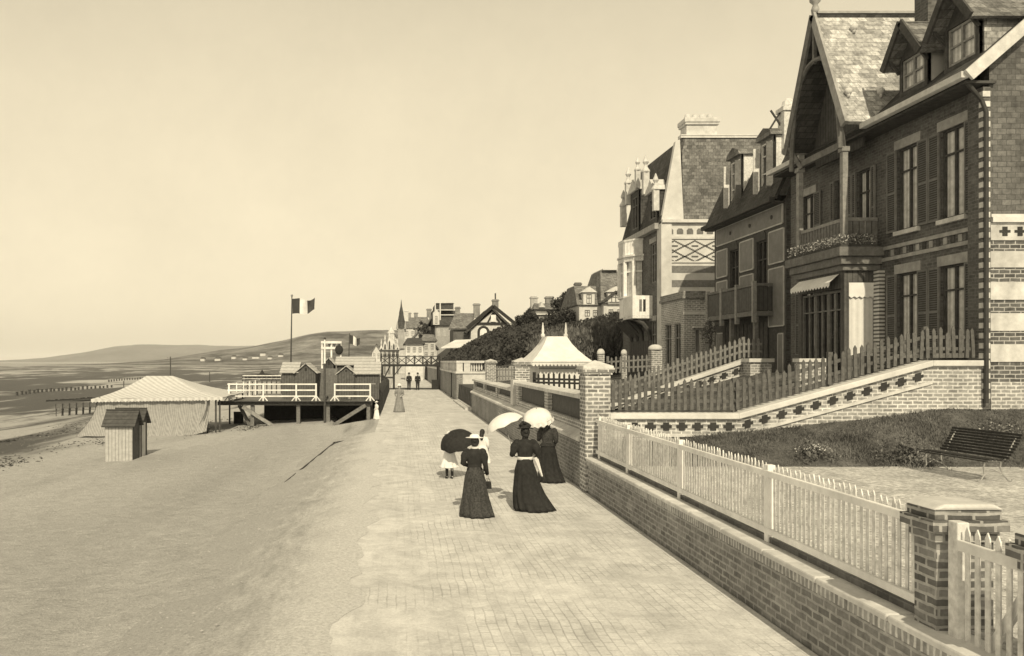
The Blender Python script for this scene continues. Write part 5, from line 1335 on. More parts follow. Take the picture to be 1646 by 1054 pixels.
hut_gable(476, 507, Y1, PZ(583, Y1), PZ(596, Y1), 2.6, 'brown gabled hut left of the platform entrance')
hut_gable(543, 570, Y1, PZ(587, Y1), PZ(598, Y1), 2.6, 'brown gabled hut right of the platform entrance')
hut_ridge(571, 609, Y1+.1, PZ(581, Y1), PZ(598, Y1), 2.6, 'right hut with wide pale roof beside the promenade')
hut_ridge(541, 600, 56.0, PZ(573, 56), PZ(584, 56), 2.2, 'pale roofed hut standing behind the right hand huts')
hut_gable(521, 536, 55.0, PZ(574, 55), PZ(582, 55), 2.0, 'small gabled hut far back in the platform entrance', PLANK_D)
m = MB(); m.box(PX(508, 52.5), PX(542, 52.5), 52.5, 52.6, zd, PZ(592, 52.5)); tag(m.build('wind_screen', WOOD_M, loc=(PX(525, 52.5), 52.5, zd)), 'plain grey screen closing the gap between the platform huts', 'screen')
def mast():
    Y = 48.1; x = PX(522, Y); root = thing('signal_mast', 'slim mast, white above and dark below, before the platform', 'mast', (x, Y, -1))
    m = MB(); m.tube([(x, Y, -1.2), (x, Y, PZ(584, Y))], .07, 8); m.build('lower_mast', WOOD_D, root)
    m = MB(); m.tube([(x, Y, PZ(584, Y)), (x, Y, PZ(545, Y))], [.06, .045], 8); m.build('upper_mast', WHITE, root)
    m = MB(); m.ball((x, Y, PZ(544, Y)), .08); m.build('knob', WOOD_D, root, True)
mast()
def flag(name, label, Y, px, pbot, ptop, f0, f1, wpx, bars, sag=0):
    x = PX(px, Y); root = thing('flagpole', label, 'flagpole', (x, Y, PZ(pbot, Y)))
    m = MB(); m.tube([(x, Y, PZ(pbot, Y)), (x+(f0 and .1), Y, PZ(ptop, Y))], [.07, .035], 8); m.build('pole', WOOD_D, root)
    m = MB(); m.ball((x+.1, Y, PZ(ptop, Y)+.05), .09); m.build('finial', WOOD_L, root, True)
    wd = wpx*Y/F; hgt = PZ(f0, Y)-PZ(f1, Y); n = 18
    fl = thing('tricolour_flag', label.replace('pole', 'flag') if False else bars[0], 'flag', (x+.12, Y, PZ(f1, Y)))
    for b, mt, nm in ((0, FLAG_B, 'dark_stripe'), (1, CLOTH_W, 'white_stripe'), (2, FLAG_R, 'grey_stripe')):
        m = MB(); 
        for side in (0, .012):
            base = len(m.v)
            for i in range(n//3+1):
                t = (b+i/(n/3))/3
                for j in range(6):
                    s = j/5; yy_ = .26*math.sin(t*9+s*1.6)*t; m.v.append((x+.13+wd*t*(1-sag*.6), Y+yy_+side, PZ(f0, Y)-hgt*s-t*t*.16*hgt*math.sin(3+s)-sag*t*hgt*.9+.16*hgt*math.sin(t*7+s)*t))
            q = n//3+1
            m.f += [(base+i*6+j, base+(i+1)*6+j, base+(i+1)*6+j+1, base+i*6+j+1) for i in range(q-1) for j in range(5)]
        m.build(nm, mt, fl, True)
flag('flag', 'tall flagpole at the back of the bathing platform', 58, 467, 625, 476, 480, 504, 36, ['tricolour flag flying from the tall platform flagpole'])
flag('flag2', 'short far flagpole behind the huts', 72, 560, 600, 536, 538, 552, 22, ['tricolour flag drooping from the far short flagpole'], .45)
def signboard():
    Y = 70; x0, x1 = PX(516, Y), PX(549, Y); root = thing('sign_frame', 'white open board frame hung with dark pennants behind the huts', 'sign', ((x0+x1)/2, Y, 0))
    m = MB()
    for z in (PZ(550, Y), PZ(559, Y)): m.box(x0, x1, Y, Y+.08, z-.1, z+.1)
    for x in (x0+.08, (x0+x1)/2, x1-.08): m.box(x-.07, x+.07, Y+.085, Y+.16, -1, PZ(549, Y))
    m.build('frame', WHITE, root)
    for k in range(4):
        a = x0+.15+k*.42; m = MB(); m.prism([(a, PZ(552, Y)), (a+.32, PZ(552, Y)), (a+.16, PZ(558, Y))], 'y', Y-.03, Y-.005); m.build('pennant', WOOD_D, root)
    m = MB(); c = P(545, 562, Y); m.ball(c, .36, 10, 7, (1, .7, 1.2)); m.build('dark_ball', WOOD_B, root, True)
signboard()
# rope-hung kerb boards at the platform corner and boarding along the promenade
m = MB(); m.prism([(-1.62, -1.0), (-1.13, -1.0), (-1.13, 1.05), (-1.3, 1.25), (-1.62, 1.3)], 'y', 52.0, 86)
tag(m.build('board_screen', WOOD_B, loc=(-1.4, 60, -1)), 'tall dark board screen between the huts and the promenade', 'screen')
m = MB(); m.bar((PX(612, 55), 55, .1), (PX(607, 55), 55.2, 2.5), .1, .1); tag(m.build('leaning_pole', WOOD_M, loc=(PX(612, 55), 55, 0)), 'thin pole leaning against the dark board screen', 'pole')
m = MB(); m.bar((PX(536, 33), 33.0, -.30), (PX(457, 23.2), 23.2, -.44), .035, .12); tag(m.build('timber_edging', WOOD_D, loc=(-3, 28, -.4)), 'long weathered timber edging of the cobbled slope', 'edging')
m = MB(); m.bar((PX(536, 33), 33.1, -.27), (PX(553, 33), 33.5, -.24), .06, .10); tag(m.build('timber_stub', WOOD_B, loc=(-2.5, 33, -.3)), 'short dark timber lying at the top of the edging', 'timber')

# ------------------------------------------------------------------ striped tent
def tent():
    Y = 45.5; zg = -1.05; x0, x1 = PX(158, Y), PX(330, Y); xr = PX(366, 47); y1 = Y+6.5; ze = PZ(641, Y)
    root = thing('striped_tent', 'large striped canvas beach tent with pale hipped awning roof', 'tent', ((x0+xr)/2, Y, zg))
    apx, apy, apz = (PX(262, Y+3.2), Y+3.2, PZ(604, Y+3.2)); e = .3; xa, xb = apx-1.0, apx+.6
    c = [(x0-e, Y-e, ze), (xr+.1, Y-e, ze+.12), (xr+.1, y1+e, ze+.12), (x0-e, y1+e, ze)]
    m = MB(); nu = 16
    def patch(p, q, r, s):
        b = len(m.v)
        for j in range(7):
            t = j/6
            for i in range(nu+1):
                u = i/nu; a = Vector(p).lerp(Vector(q), u); d = Vector(s).lerp(Vector(r), u); v = a.lerp(d, t); v.z -= .16*math.sin(t*math.pi)+.05*math.sin(u*math.pi*5)*(1-t)*.4; m.v.append(tuple(v))
        m.f.extend((b+j*(nu+1)+i, b+j*(nu+1)+i+1, b+(j+1)*(nu+1)+i+1, b+(j+1)*(nu+1)+i) for j in range(6) for i in range(nu))
    A, B = (xa, apy, apz), (xb, apy, apz)
    patch(c[0], c[1], B, A); patch(c[1], c[2], B, B); patch(c[2], c[3], A, B); patch(c[3], c[0], A, A)
    m.build('awning_roof', CANVAS_R, root, True)
    m = MB(); n = 40
    for k in range(n):
        a, b = Vector(c[0]).lerp(Vector(c[1]), k/n), Vector(c[0]).lerp(Vector(c[1]), (k+1)/n); d = (a+b)/2
        m.add([a, b, b-Vector((0, 0, .14)), d-Vector((0, 0, .2)), a-Vector((0, 0, .14))], [(0,1,2,3,4)])
    m.build('valance', CANVAS_R, root)
    # curtains: front, left side flaring, and the swept-up right edge
    m = MB(); nu, nv = 60, 10
    for j in range(nv+1):
        t = j/nv
        for i in range(nu+1):
            u = i/nu; x = x0+(x1-x0)*u; w_ = .07*math.sin(u*52)*(.4+t)
            yv = Y-.05-.55*t*t+w_; xx = x-1.0*t**1.7*max(0, 1-u/.12)
            m.v.append((xx, yv, ze-.03-(ze-zg-.0)*t*(1 if u < .9 else 1-(u-.9)*1.5)))
    m.f += [(j*(nu+1)+i, j*(nu+1)+i+1, (j+1)*(nu+1)+i+1, (j+1)*(nu+1)+i) for j in range(nv) for i in range(nu)]
    m.build('front_curtain', CANVAS, root, True)
    m = MB(); nu = 24
    for j in range(nv+1):
        t = j/nv
        for i in range(nu+1):
            u = i/nu; m.v.append((x0-.03-1.0*t**1.7*(1-u*.6)+.06*math.sin(u*30), Y-.05-.55*t*t*(1-u)+(y1-Y)*u, ze-.03-(ze-zg+.02)*t))
    m.f += [(j*(nu+1)+i, j*(nu+1)+i+1, (j+1)*(nu+1)+i+1, (j+1)*(nu+1)+i) for j in range(nv) for i in range(nu)]
    m.build('side_curtain', CANVAS, root, True)
    m = MB(); nu = 10
    for j in range(nv+1):
        t = j/nv
        for i in range(nu+1):
            u = i/nu; m.v.append((x1-.9*t*t*(1-u)+.10+.12*u+.05*math.sin(u*19), Y-.12-.6*t*t+.3*u*(1-t), ze-.05-(ze-zg)*t*(1-.15*u)))
    m.f += [(j*(nu+1)+i, j*(nu+1)+i+1, (j+1)*(nu+1)+i+1, (j+1)*(nu+1)+i) for j in range(nv) for i in range(nu)]
    m.build('gathered_curtain', CANVAS, root, True)
    for x, y in ((x0+.05, Y+.1), (x1+.1, Y+.1), ((x1+xr)/2+.1, Y+.1), (xr-.15, Y+.1), (xr-.1, y1), (x1, y1), (x0+.2, y1)):
        m = MB(); m.tube([(x, y, zg-.3), (x, y, ze+.1)], .055, 6); m.build('tent_pole', WOOD_D, root)
    m = MB(); m.box(x1+.3, xr-.1, y1-.2, y1-.1, zg, zg+.9); m.build('back_board', WOOD_B, root)
tent()

# ------------------------------------------------------------------ twin bathing cabins
def cabin():
    zg = -1.0; x0, x1, ya, yb = -12.15, -11.02, 33.3, 34.2
    root = thing('bathing_cabin', 'nearer plank bathing cabin with dark ridged roof on the sand', 'cabin', ((x0+x1)/2, ya, zg), 'plank bathing cabins on the sand')
    ze, zr = zg+1.58, zg+2.05; yc = (ya+yb)/2
    m = MB(); m.box(x0, x1, ya, ya+.05, zg-.1, ze); m.build('front_boards', PLANK_L, root)
    m = MB(); m.box(x0, x0+.05, ya+.053, yb, zg-.1, ze); m.box(x0+.053, x1-.06, yb-.05, yb, zg-.1, ze); m.build('back_boards', PLANK_M, root)
    m = MB(); m.prism([(ya+.053, zg-.1), (ya+.2, zg-.1), (ya+.2, zg+1.45), (yb-.2, zg+1.45), (yb-.2, zg-.1), (yb-.003, zg-.1), (yb-.003, ze), (yc, zr-.05), (ya+.053, ze)], 'x', x1-.05, x1); m.build('door_end', PLANK_D, root)  # boards darker than the front to paint this end's shade
    m = MB(); m.box(x1-.045, x1-.005, ya+.202, yb-.202, zg-.05, zg+1.448); d = m.build('door', PLANK_M, root)
    m = MB(); e = .16; k = (zr-ze)/((yb-ya)/2)
    m.slab([(x0-.1, ya-e, ze-e*k), (x1+.14, ya-e, ze-e*k), (x1+.14, yc, zr), (x0-.1, yc, zr)], .05); m.slab([(x0-.1, yc+.002, zr), (x1+.14, yc+.002, zr), (x1+.14, yb+e, ze-e*k), (x0-.1, yb+e, ze-e*k)], .05); m.build('roof', SHINGLE_D, root)
    m = MB(); m.box(x0-.1, x1+.14, yc-.05, yc+.05, zr-.01, zr+.04); m.build('ridge_board', WOOD_D, root)
    return root
cb = cabin()
c2 = place_copy(cb, (cb.location.x-.02, cb.location.y+1.1, cb.location.z), 'farther plank bathing cabin with pale door panel behind the nearer one')
for ch in list(c2.children):
    if ch.name.startswith('door.'): ch.data = ch.data.copy(); ch.data.materials[0] = RENDERW; ch['label'] = 'pale door panel'

# ------------------------------------------------------------------ things far down the beach
def groyne():
    Y = 92; x0, x1 = PX(74, Y), PX(152, Y); z = beach_z(x0, Y); root = thing('groyne_fence', 'dark low board fence on the beach left of the tent', 'fence', ((x0+x1)/2, Y, z))
    m = MB(); x = x0
    while x < x1:
        m.box(x, x+.24, Y, Y+.1, z-.4, PZ(643-(x-x0)/(x1-x0)*5, Y)+random.uniform(-.06, .06)); x += .26
    m.build('boards', WOOD_B, root)
    m = MB(); m.bar((x0, Y-.06, PZ(646, Y)), (x1, Y-.06, PZ(641, Y)), .08, .12); m.build('rail', WOOD_D, root)
groyne()
def deck_chair():
    root = thing('beach_chair', 'one of the dark folding chairs lined up on the sand before the tent', 'chair', (0, 0, 0), 'folding chairs in a row on the beach')
    m = MB(); 
    for s in (-.24, .24): m.bar((s, .3, 0), (s, -.15, 1.0), .05, .05); 
    m.build('back_frame', WOOD_D, root); m = MB()
    for s in (-.2, .2): m.bar((s, -.3, 0), (s, .2, .55), .05, .05)
    m.build('front_frame', WOOD_D, root)
    m = MB(); m.slab([(-.22, -.2, .42), (.22, -.2, .42), (.22, .15, .38), (-.22, .15, .38)], .03); m.slab([(-.22, -.02, .6), (.22, -.02, .6), (.22, -.14, .98), (-.22, -.14, .98)], .03); m.build('canvas_seat', WOOD_M, root)
    return root
dc = deck_chair()
for k in range(9):
    px = 95+7.2*k; Y = 66; x = PX(px, Y); loc = (x, Y+.5*k, beach_z(x, Y+.5*k))
    if k == 0: dc.location = loc; dc.rotation_euler.z = R(20)
    else: place_copy(dc, loc)
def stake():
    root = MB(); root.box(-.12, .12, -.12, .12, -.6, .48); root.box(-.15, .15, -.15, .15, .482, .55)
    return tag(root.build('groyne_stake', WOOD_D, loc=(0, 0, 0)), 'one of the dark stakes standing in a line on the wet sand', 'stake', 'stakes of the old groyne')
st = stake()
for k in range(24):
    px = 28+6.6*k+random.uniform(-1, 1); Y = 112+1.5*k; x = PX(px, Y); loc = (x, Y, beach_z(x, Y))
    if k == 0: st.location = loc
    else:
        c = place_copy(st, loc); c.scale.z = random.uniform(.7, 1.2)
for k in range(26):
    px = 175+4.2*k; Y = 190+2*k; x = PX(px, Y); c = place_copy(st, (x, Y, beach_z(x, Y)), 'one of the tiny dark stakes in the far line behind the tent'); c['group'] = 'far line of stakes'
for px, py0, py1, Y, lab in ((199, 612, 622, 150, 'single short post sticking out of the beach above the tent roof'), (337, 597, 607, 180, 'lone dark post on the far sand right of the tent'), (274, 573, 604, 140, 'thin pole with small crossboard rising behind the tent roof')):
    x = PX(px, Y); zb = beach_z(x, Y); root = thing('beach_post', lab, 'post', (x, Y, zb))
    m = MB(); m.tube([(x, Y, zb-.3), (x, Y, PZ(py0, Y))], .09, 6); m.build('shaft', WOOD_D, root)
    if Y == 140: m = MB(); m.box(x-.6, x+.1, Y-.05, Y+.05, PZ(575, Y)-.1, PZ(575, Y)+.1); m.build('crossboard', WOOD_L, root)
def boardwalk():
    Y = 85; x0, x1 = PX(390, Y), PX(452, Y); zb = beach_z(x1, Y); z = PZ(612, Y)
    root = thing('bathing_jetty', 'low timber jetty with railing seen beyond the white railings', 'jetty', ((x0+x1)/2, Y, zb))
    m = MB(); m.box(x0, x1, Y, Y+2, z-.15, z); m.build('deck', WOOD_M, root)
    m = MB()
    for k in range(9): x = x0+(x1-x0)*k/8; m.box(x-.06, x+.06, Y-.02, Y+.1, zb-.3, z+.65)
    m.build('posts', WOOD_D, root)
    m = MB(); m.box(x0, x1, Y-.05, Y-.021, z+.5, z+.6); m.box(x0, x1, Y-.05, Y-.021, z+.2, z+.26); m.build('railing', WHITE_W, root)
    m = MB(); 
    for a, b in ((393, 450),): m.prism([(PX(a, Y+3), z-.1), (PX(b, Y+3), z-.1), (PX(b, Y+3), PZ(603, Y+3)), (PX(425, Y+3), PZ(600, Y+3)), (PX(421, Y+3), PZ(594, Y+3)), (PX(417, Y+3), PZ(601, Y+3)), (PX(a, Y+3), PZ(604, Y+3))], 'y', Y+3, Y+3.2)
    m.build('dark_screen', WOOD_B, root)
boardwalk()

# ------------------------------------------------------------------ litter of the beach: weed, pebbles, footprints' crumbs
m = MB()
for c in range(46):
    cx = random.uniform(-24, -8); cy = random.uniform(18, 60)
    if c < 16: cx = -15.5-1.5*random.random()-.25*random.random()*c; cy = 27+random.random()*7
    elif cx > -14 and cy < 44 : cx -= 9
    L_ = random.uniform(.6, 2.2)
    for i in range(70):
        x = cx+random.gauss(0, .35)*L_; y = cy+random.gauss(0, 1.1)*L_; z = beach_z(x, y)+.012; s = random.uniform(.03, .10); a = random.uniform(0, 6.28)
        m.add([(x-math.cos(a)*s, y-math.sin(a)*s, z), (x+math.sin(a)*s*.4, y-math.cos(a)*s*.4, z+.02), (x+math.cos(a)*s, y+math.sin(a)*s, z), (x-math.sin(a)*s*.4, y+math.cos(a)*s*.4, z+.03)], [(0,1,2,3)])
tag(m.build('seaweed', WOOD_B), kind='stuff', label='dark dried seaweed scattered over the sand', cat='seaweed')
m = MB()
for i in range(4200):
    y = 8+42*random.random()**1.4; x = -1.4-random.random()**1.3*(3+y*.42)
    z = beach_z(x, y); r = random.uniform(.006, .020)*(1+(random.random() < .04)*.8)*(.6+y/45)
    if y < 34 and x > -3.5: z = max(z+.02, -.01-.13*max(0, (-1.16-x)))
    i0 = len(m.v); sx, sy = random.uniform(.7, 1.4), random.uniform(.7, 1.4)
    m.add([(x-r*sx, y, z), (x, y-r*sy, z), (x+r*sx, y, z), (x, y+r*sy, z), (x, y, z+r*.8)], [(0,1,4), (1,2,4), (2,3,4), (3,0,4)])
tag(m.build('pebbles', STONE_M), kind='stuff', label='pebbles and crumbs strewn on the sand and cobbled slope', cat='pebbles')
# ------------------------------------------------------------------ people
def evaluated(o):                         # bake an object's modifiers into its mesh
    dg = bpy.context.evaluated_depsgraph_get(); me = bpy.data.meshes.new_from_object(o.evaluated_get(dg))
    for md in list(o.modifiers): o.modifiers.remove(md)
    o.data = me
    for f in me.polygons: f.use_smooth = True
def limb(m, pts, rad, n=10):
    m.tube(pts, rad, n)
    for p, r in zip(pts, rad): m.ball(p, r*.98, n, 6)
def body(root, s, arms, vox=.010, legs=None, mt=None, head_turn=0, lean=0):
    """one continuous figure of stature 1.62*s facing +Y; arms: two lists shoulder-elbow-wrist-grip direction"""
    m = MB()
    legs = legs or [[(-.09, 0, .86), (-.095, .03, .47), (-.095, -.01, .09), (-.10, .13, .03)], [(.09, 0, .86), (.095, -.01, .47), (.095, -.06, .09), (.10, .08, .03)]]
    for lg in legs: limb(m, lg, [.085, .056, .04, .033])
    m.lathe([(.10, .80), (.155, .86), (.165, .92), (.125, 1.03), (.135, 1.13), (.16, 1.24), (.165, 1.31), (.10, 1.37), (.055, 1.40), (.05, 1.47)], (0, 0, 0), 18, 1, .66)
    hc = (0, .015+lean, 1.535)
    i0 = len(m.v)
    m.ball(hc, .1, 16, 12, (.80, .98, 1.22)); m.ball((hc[0], hc[1]+.055, hc[2]-.065), .05, 10, 8, (.9, .9, .9))
    m.tube([(0, hc[1]+.088, hc[2]+.02), (0, hc[1]+.118, hc[2]-.022), (0, hc[1]+.09, hc[2]-.028)], [.010, .017, .010], 8)
    m.tube([(-.03, hc[1]+.083, hc[2]-.058), (.03, hc[1]+.083, hc[2]-.058)], .011, 6)
    for sx in (-1, 1):
        m.ball((sx*.081, hc[1]-.005, hc[2]-.005), .028, 8, 6, (.4, .8, 1.1)); m.ball((sx*.034, hc[1]+.083, hc[2]+.018), .015, 8, 6)
    if head_turn: m.turn(i0, Matrix.Rotation(R(head_turn), 3, 'Z'), hc)
    for k, (sh, el, wr, gd) in enumerate(arms):
        limb(m, [sh, el, wr], [.050, .038, .026]); gd = Vector(gd).normalized(); wr = Vector(wr)
        fa = (wr-Vector(el)).normalized(); side = fa.cross(gd); side = side.normalized() if side.length > .05 else Vector((1, 0, 0))
        pc = wr+fa*.05
        for q in (-.028, -.010, .010, .028):          # palm and four curled fingers
            m.tube([wr+side*q*.5, pc+side*q, pc+fa*.028+side*q], [.016, .015, .012], 8)
            ln = {-.028: .8, -.010: 1.0, .010: .95, .028: .75}[q]
            a = pc+fa*.028+side*q*1.05; b = a+fa*.032*ln+gd*.010; c = b+fa*.010*ln+gd*.026*ln; d = c-fa*.012+gd*.014*ln
            m.tube([a, b, c, d], [.0095, .0088, .008, .007], 7)
        a = wr+fa*.03+side*.026; m.tube([a, a+side*.020+fa*.02+gd*.012, a+side*.016+fa*.045+gd*.028], [.012, .0105, .008], 7)
    if s != 1: m.v = [(x*s, y*s, z*s) for x, y, z in m.v]
    o = m2(m, 'body', mt or SKIN, root)
    md = o.modifiers.new('r', 'REMESH'); md.mode = 'VOXEL'; md.voxel_size = vox*s; md.use_smooth_shade = True
    sm = o.modifiers.new('s', 'SMOOTH'); sm.factor = .4; sm.iterations = 2
    evaluated(o); return o
def m2(m, name, mt, root, smooth=True):   # built round the thing's own base point
    org = ORIG[root]; m.v = [(p[0]+org[0], p[1]+org[1], p[2]+org[2]) for p in m.v]
    return m.build(name, mt, root, smooth)
def skirt(root, s, mt, waist=1.02, hem=.02, rw=.135, rh=.36, train=(0, -.16), sway=0, pl=.085, npl=13, sy=.9, name='skirt'):
    m = MB(); prof = []; off = []; n = 16
    for i in range(n+1):
        t = i/n; z = waist+(hem-waist)*t
        r = rw+(.215-rw)*min(1, t/.24)**.75 if t < .24 else .215+(rh-.215)*((t-.24)/.76)**1.25
        prof.append((r, z)); off.append((sway*t+train[0]*t**2.6, train[1]*t**2.6))
    m.lathe(prof[::-1], (0, 0, 0), 52, 1, sy, off[::-1], 0)
    for i, (x, y, z) in enumerate(m.v):
        k = i//52; t = 1-k/n; ox, oy = off[::-1][k]; a = math.atan2(y-oy, x-ox)
        w1 = math.sin(a*npl+1.6*math.sin(a*2)+.8*math.sin(k*.5)); f = 1+pl*t**.7*(abs(w1)**.7*(1 if w1 > 0 else -1))+.045*t*math.sin(a*5+2+t*1.5); m.v[i] = (ox+(x-ox)*f, oy+(y-oy)*f, z+(.012*math.sin(a*7) if k == 0 else 0))
    m.v = [(x*s, y*s, z*s) for x, y, z in m.v]; return m2(m, name, mt, root)
def bodice(root, s, mt, arms, puff=.085, cuff=1.0, basque=.0, collar=True, rwaist=.142, name='bodice'):
    m = MB(); m.lathe([(rwaist+.03+basque, .965-basque*.6), (rwaist, 1.03), (rwaist+.012, 1.10), (.172, 1.20), (.184, 1.28), (.168, 1.345), (.10, 1.395), (.066, 1.41), (.062, 1.455 if collar else 1.42)], (0, -.005, 0), 26, 1, .72)
    for sh, el, wr, gd in arms:
        sh, el, wr = Vector(sh), Vector(el), Vector(wr); mid = sh.lerp(el, .45); e2 = el.lerp(wr, .9*cuff)
        m.tube([sh+Vector((0, 0, .02)), sh.lerp(el, .2), mid, sh.lerp(el, .8), el, el.lerp(wr, .3), e2], [.062, puff, puff*.98, .062, .052, .050, .036], 14); m.ball(sh, puff*.85, 12, 8)
    m.v = [(x*s, y*s, z*s) for x, y, z in m.v]; return m2(m, name, mt, root)
def hairdo(root, s, bun=True, mt=None, long=False):
    m = MB(); m.ball((0, -.012, 1.555), .104, 16, 10, (.92, 1.0, 1.12))
    if bun: m.ball((0, -.105, 1.585), .052, 12, 8, (1.1, .8, 1)); m.ball((0, -.075, 1.50), .05, 12, 8, (1.2, .7, .9))
    if long: m.tube([(0, -.07, 1.55), (0, -.12, 1.42), (.01, -.13, 1.26)], [.08, .085, .04], 12)
    m.v = [(x*s, y*s, z*s) for x, y, z in m.v]; return m2(m, 'hair', mt or HAIR, root)
def hat(root, s, mt, r=.19, crown=.09, ht=.09, tilt=8, trim=None, z=1.635, band=None):
    m = MB(); m.lathe([(crown, -.012), (r, -.008), (r+.005, .006), (crown+.012, .014), (crown, .03), (crown*.95, ht), (crown*.6, ht+.02), (.01, ht+.022)], (0, 0, 0), 24, 1, 1.05)
    m.turn(0, Matrix.Rotation(R(-tilt), 3, 'X'), (0, 0, 0)); m.v = [(x*s, y*s+0, (z_+z)*s) for x, y, z_ in m.v]; h = m2(m, 'hat', mt, root)
    if trim:
        b = MB()
        for k in range(7):
            a = k*.9; b.ball((.09*math.cos(a), .09*math.sin(a), z+.05+.03*(k % 3)), .042, 8, 6, (1, 1, .8))
        b.v = [(x*s, y*s, q*s) for x, y, q in b.v]; m2(b, 'hat_trimming', trim, root)
    return h
def person(label, loc, face=0, group=None):
    p = thing('person', label, 'person', loc, group); p.rotation_euler.z = 0; p['face'] = face; return p
def finish(p):
    p.rotation_euler.z = R(p['face']); del p['face']
def parasol(label, centre, axis, rad, depth, mt, grip, scallop=False, under=None, frill=False):
    """canopy apex direction = axis; shaft runs from the apex to the grip point"""
    ax = Vector(axis).normalized(); c = Vector(centre); u = ax.cross(Vector((0, 0, 1)) if abs(ax.z) < .95 else Vector((1, 0, 0))).normalized(); v = ax.cross(u)
    root = thing('parasol', label, 'parasol', grip)
    m = MB(); nr, na = 9, 48
    for side in (0, -.006):
        b = len(m.v)
        for i in range(nr+1):
            t = i/nr; ang = t*R(78); r0 = math.sin(ang)/math.sin(R(78)); hh = (math.cos(ang)-math.cos(R(78)))/(1-math.cos(R(78)))
            for k in range(na):
                a = 2*math.pi*k/na; g = abs(((k/6) % 1)-.5)*2          # 1 on a rib, 0 between ribs
                rr = rad*r0*(1-.06*t*(1-g)); z = depth*hh+side-.0*t+(.055*rad*t**3*(1-g) if not frill else 0)
                m.v.append(tuple(c+u*math.cos(a)*rr+v*math.sin(a)*rr+ax*z))
        m.f += [(b+i*na+k, b+i*na+(k+1) % na, b+(i+1)*na+(k+1) % na, b+(i+1)*na+k) for i in range(nr) for k in range(na)]
    m.build('canopy', mt, root, True)
    if frill:
        m = MB(); n2 = 96
        for j in (0, 1):
            for k in range(n2):
                a = 2*math.pi*k/n2; rr = rad*(1.0+.06*j+.05*j*math.sin(a*16)); z = -.09*j+.03*math.sin(a*16)*j
                m.v.append(tuple(c+u*math.cos(a)*rr+v*math.sin(a)*rr+ax*z))
        m.f = [(k, (k+1) % n2, n2+(k+1) % n2, n2+k) for k in range(n2)]; m.build('frill', mt, root, True)
    m = MB()
    for k in range(8):
        a = 2*math.pi*k/8; pts = []
        for i in range(7):
            ang = i/6*R(77); r0 = math.sin(ang)/math.sin(R(78)); hh = (math.cos(ang)-math.cos(R(78)))/(1-math.cos(R(78)))
            pts.append(c+u*math.cos(a)*rad*r0*.985+v*math.sin(a)*rad*r0*.985+ax*(depth*hh-.014))
        m.tube(pts, .004, 4); m.tube([c+ax*(depth*.1-.06), pts[3]], .003, 4)
    m.build('ribs', IRON, root)
    g = Vector(grip); top = c+ax*(depth+.07)
    m = MB(); m.tube([top, c+ax*depth, c], [.004, .008, .009], 7); m.tube([c, g, g+(g-c).normalized()*.10], [.009, .009, .010], 7); m.build('shaft', WOOD_L if mt is not CLOTH_B else WOOD_D, root)
    m = MB(); e = g+(g-c).normalized()*.10; m.tube([e, e+(g-c).normalized()*.05, e+(g-c).normalized()*.07+Vector((.03, 0, .01)), e+(g-c).normalized()*.05+Vector((.05, 0, .02))], .012, 7); m.build('handle', WOOD_D, root)
    return root
def W(p, q, s, face):                     # a body point in the world
    a = R(face); x, y, z = (v*s for v in q); return (p[0]+x*math.cos(a)-y*math.sin(a), p[1]+x*math.sin(a)+y*math.cos(a), p[2]+z)

# woman in figured dark skirt and white hat
def lady_white_hat():
    loc = (1.50, 16.25, 0); s = .955; face = -4
    arms = [((-.165, 0, 1.33), (-.25, -.03, 1.10), (-.14, .17, 1.02), (.3, .2, -.6)), ((.165, 0, 1.33), (.225, -.05, 1.06), (.27, .02, .84), (-.6, .3, -.2))]
    p = person('woman seen from behind in dark bodice, patterned long skirt and flat white hat', loc, face)
    body(p, s, arms); skirt(p, s, CLOTH_B2, train=(.05, -.10), rh=.35); bodice(p, s, CLOTH_B, arms, .098)
    hairdo(p, s); hat(p, s, CLOTH_W, .185, .10, .055, 4)
    m = MB(); m.lathe([(.073, 1.395), (.07, 1.43), (.066, 1.455)], (0, -.005, 0), 16, 1, .8); m.v = [(x*s, y*s, z*s) for x, y, z in m.v]; m2(m, 'collar', CLOTH_W, p)
    m = MB(); m.lathe([(.150, 1.0), (.147, 1.03), (.150, 1.055)], (0, -.005, 0), 22, 1, .74); m.v = [(x*s, y*s, z*s) for x, y, z in m.v]; m2(m, 'waistband', CLOTH_B, p)
    finish(p)
    h = W(loc, (.275, .03, .765), s, face); root = thing('handbag', 'small dark handbag hanging from the hand of the white hatted woman', 'bag', (h[0], h[1], h[2]-.22))
    m = MB(); x, y, z = h[0], h[1], h[2]
    m.prism([(x-.08, z-.2), (x+.08, z-.2), (x+.065, z-.05), (x-.065, z-.05)], 'y', y-.03, y+.03); m.build('pouch', CLOTH_B, root, bevel=.015)
    m = MB(); m.tube([(x-.05, y, z-.06), (x-.03, y, z+.0), (x, y, z+.02), (x+.03, y, z+.0), (x+.05, y, z-.06)], .006, 6); m.build('strap', CLOTH_B, root)
lady_white_hat()
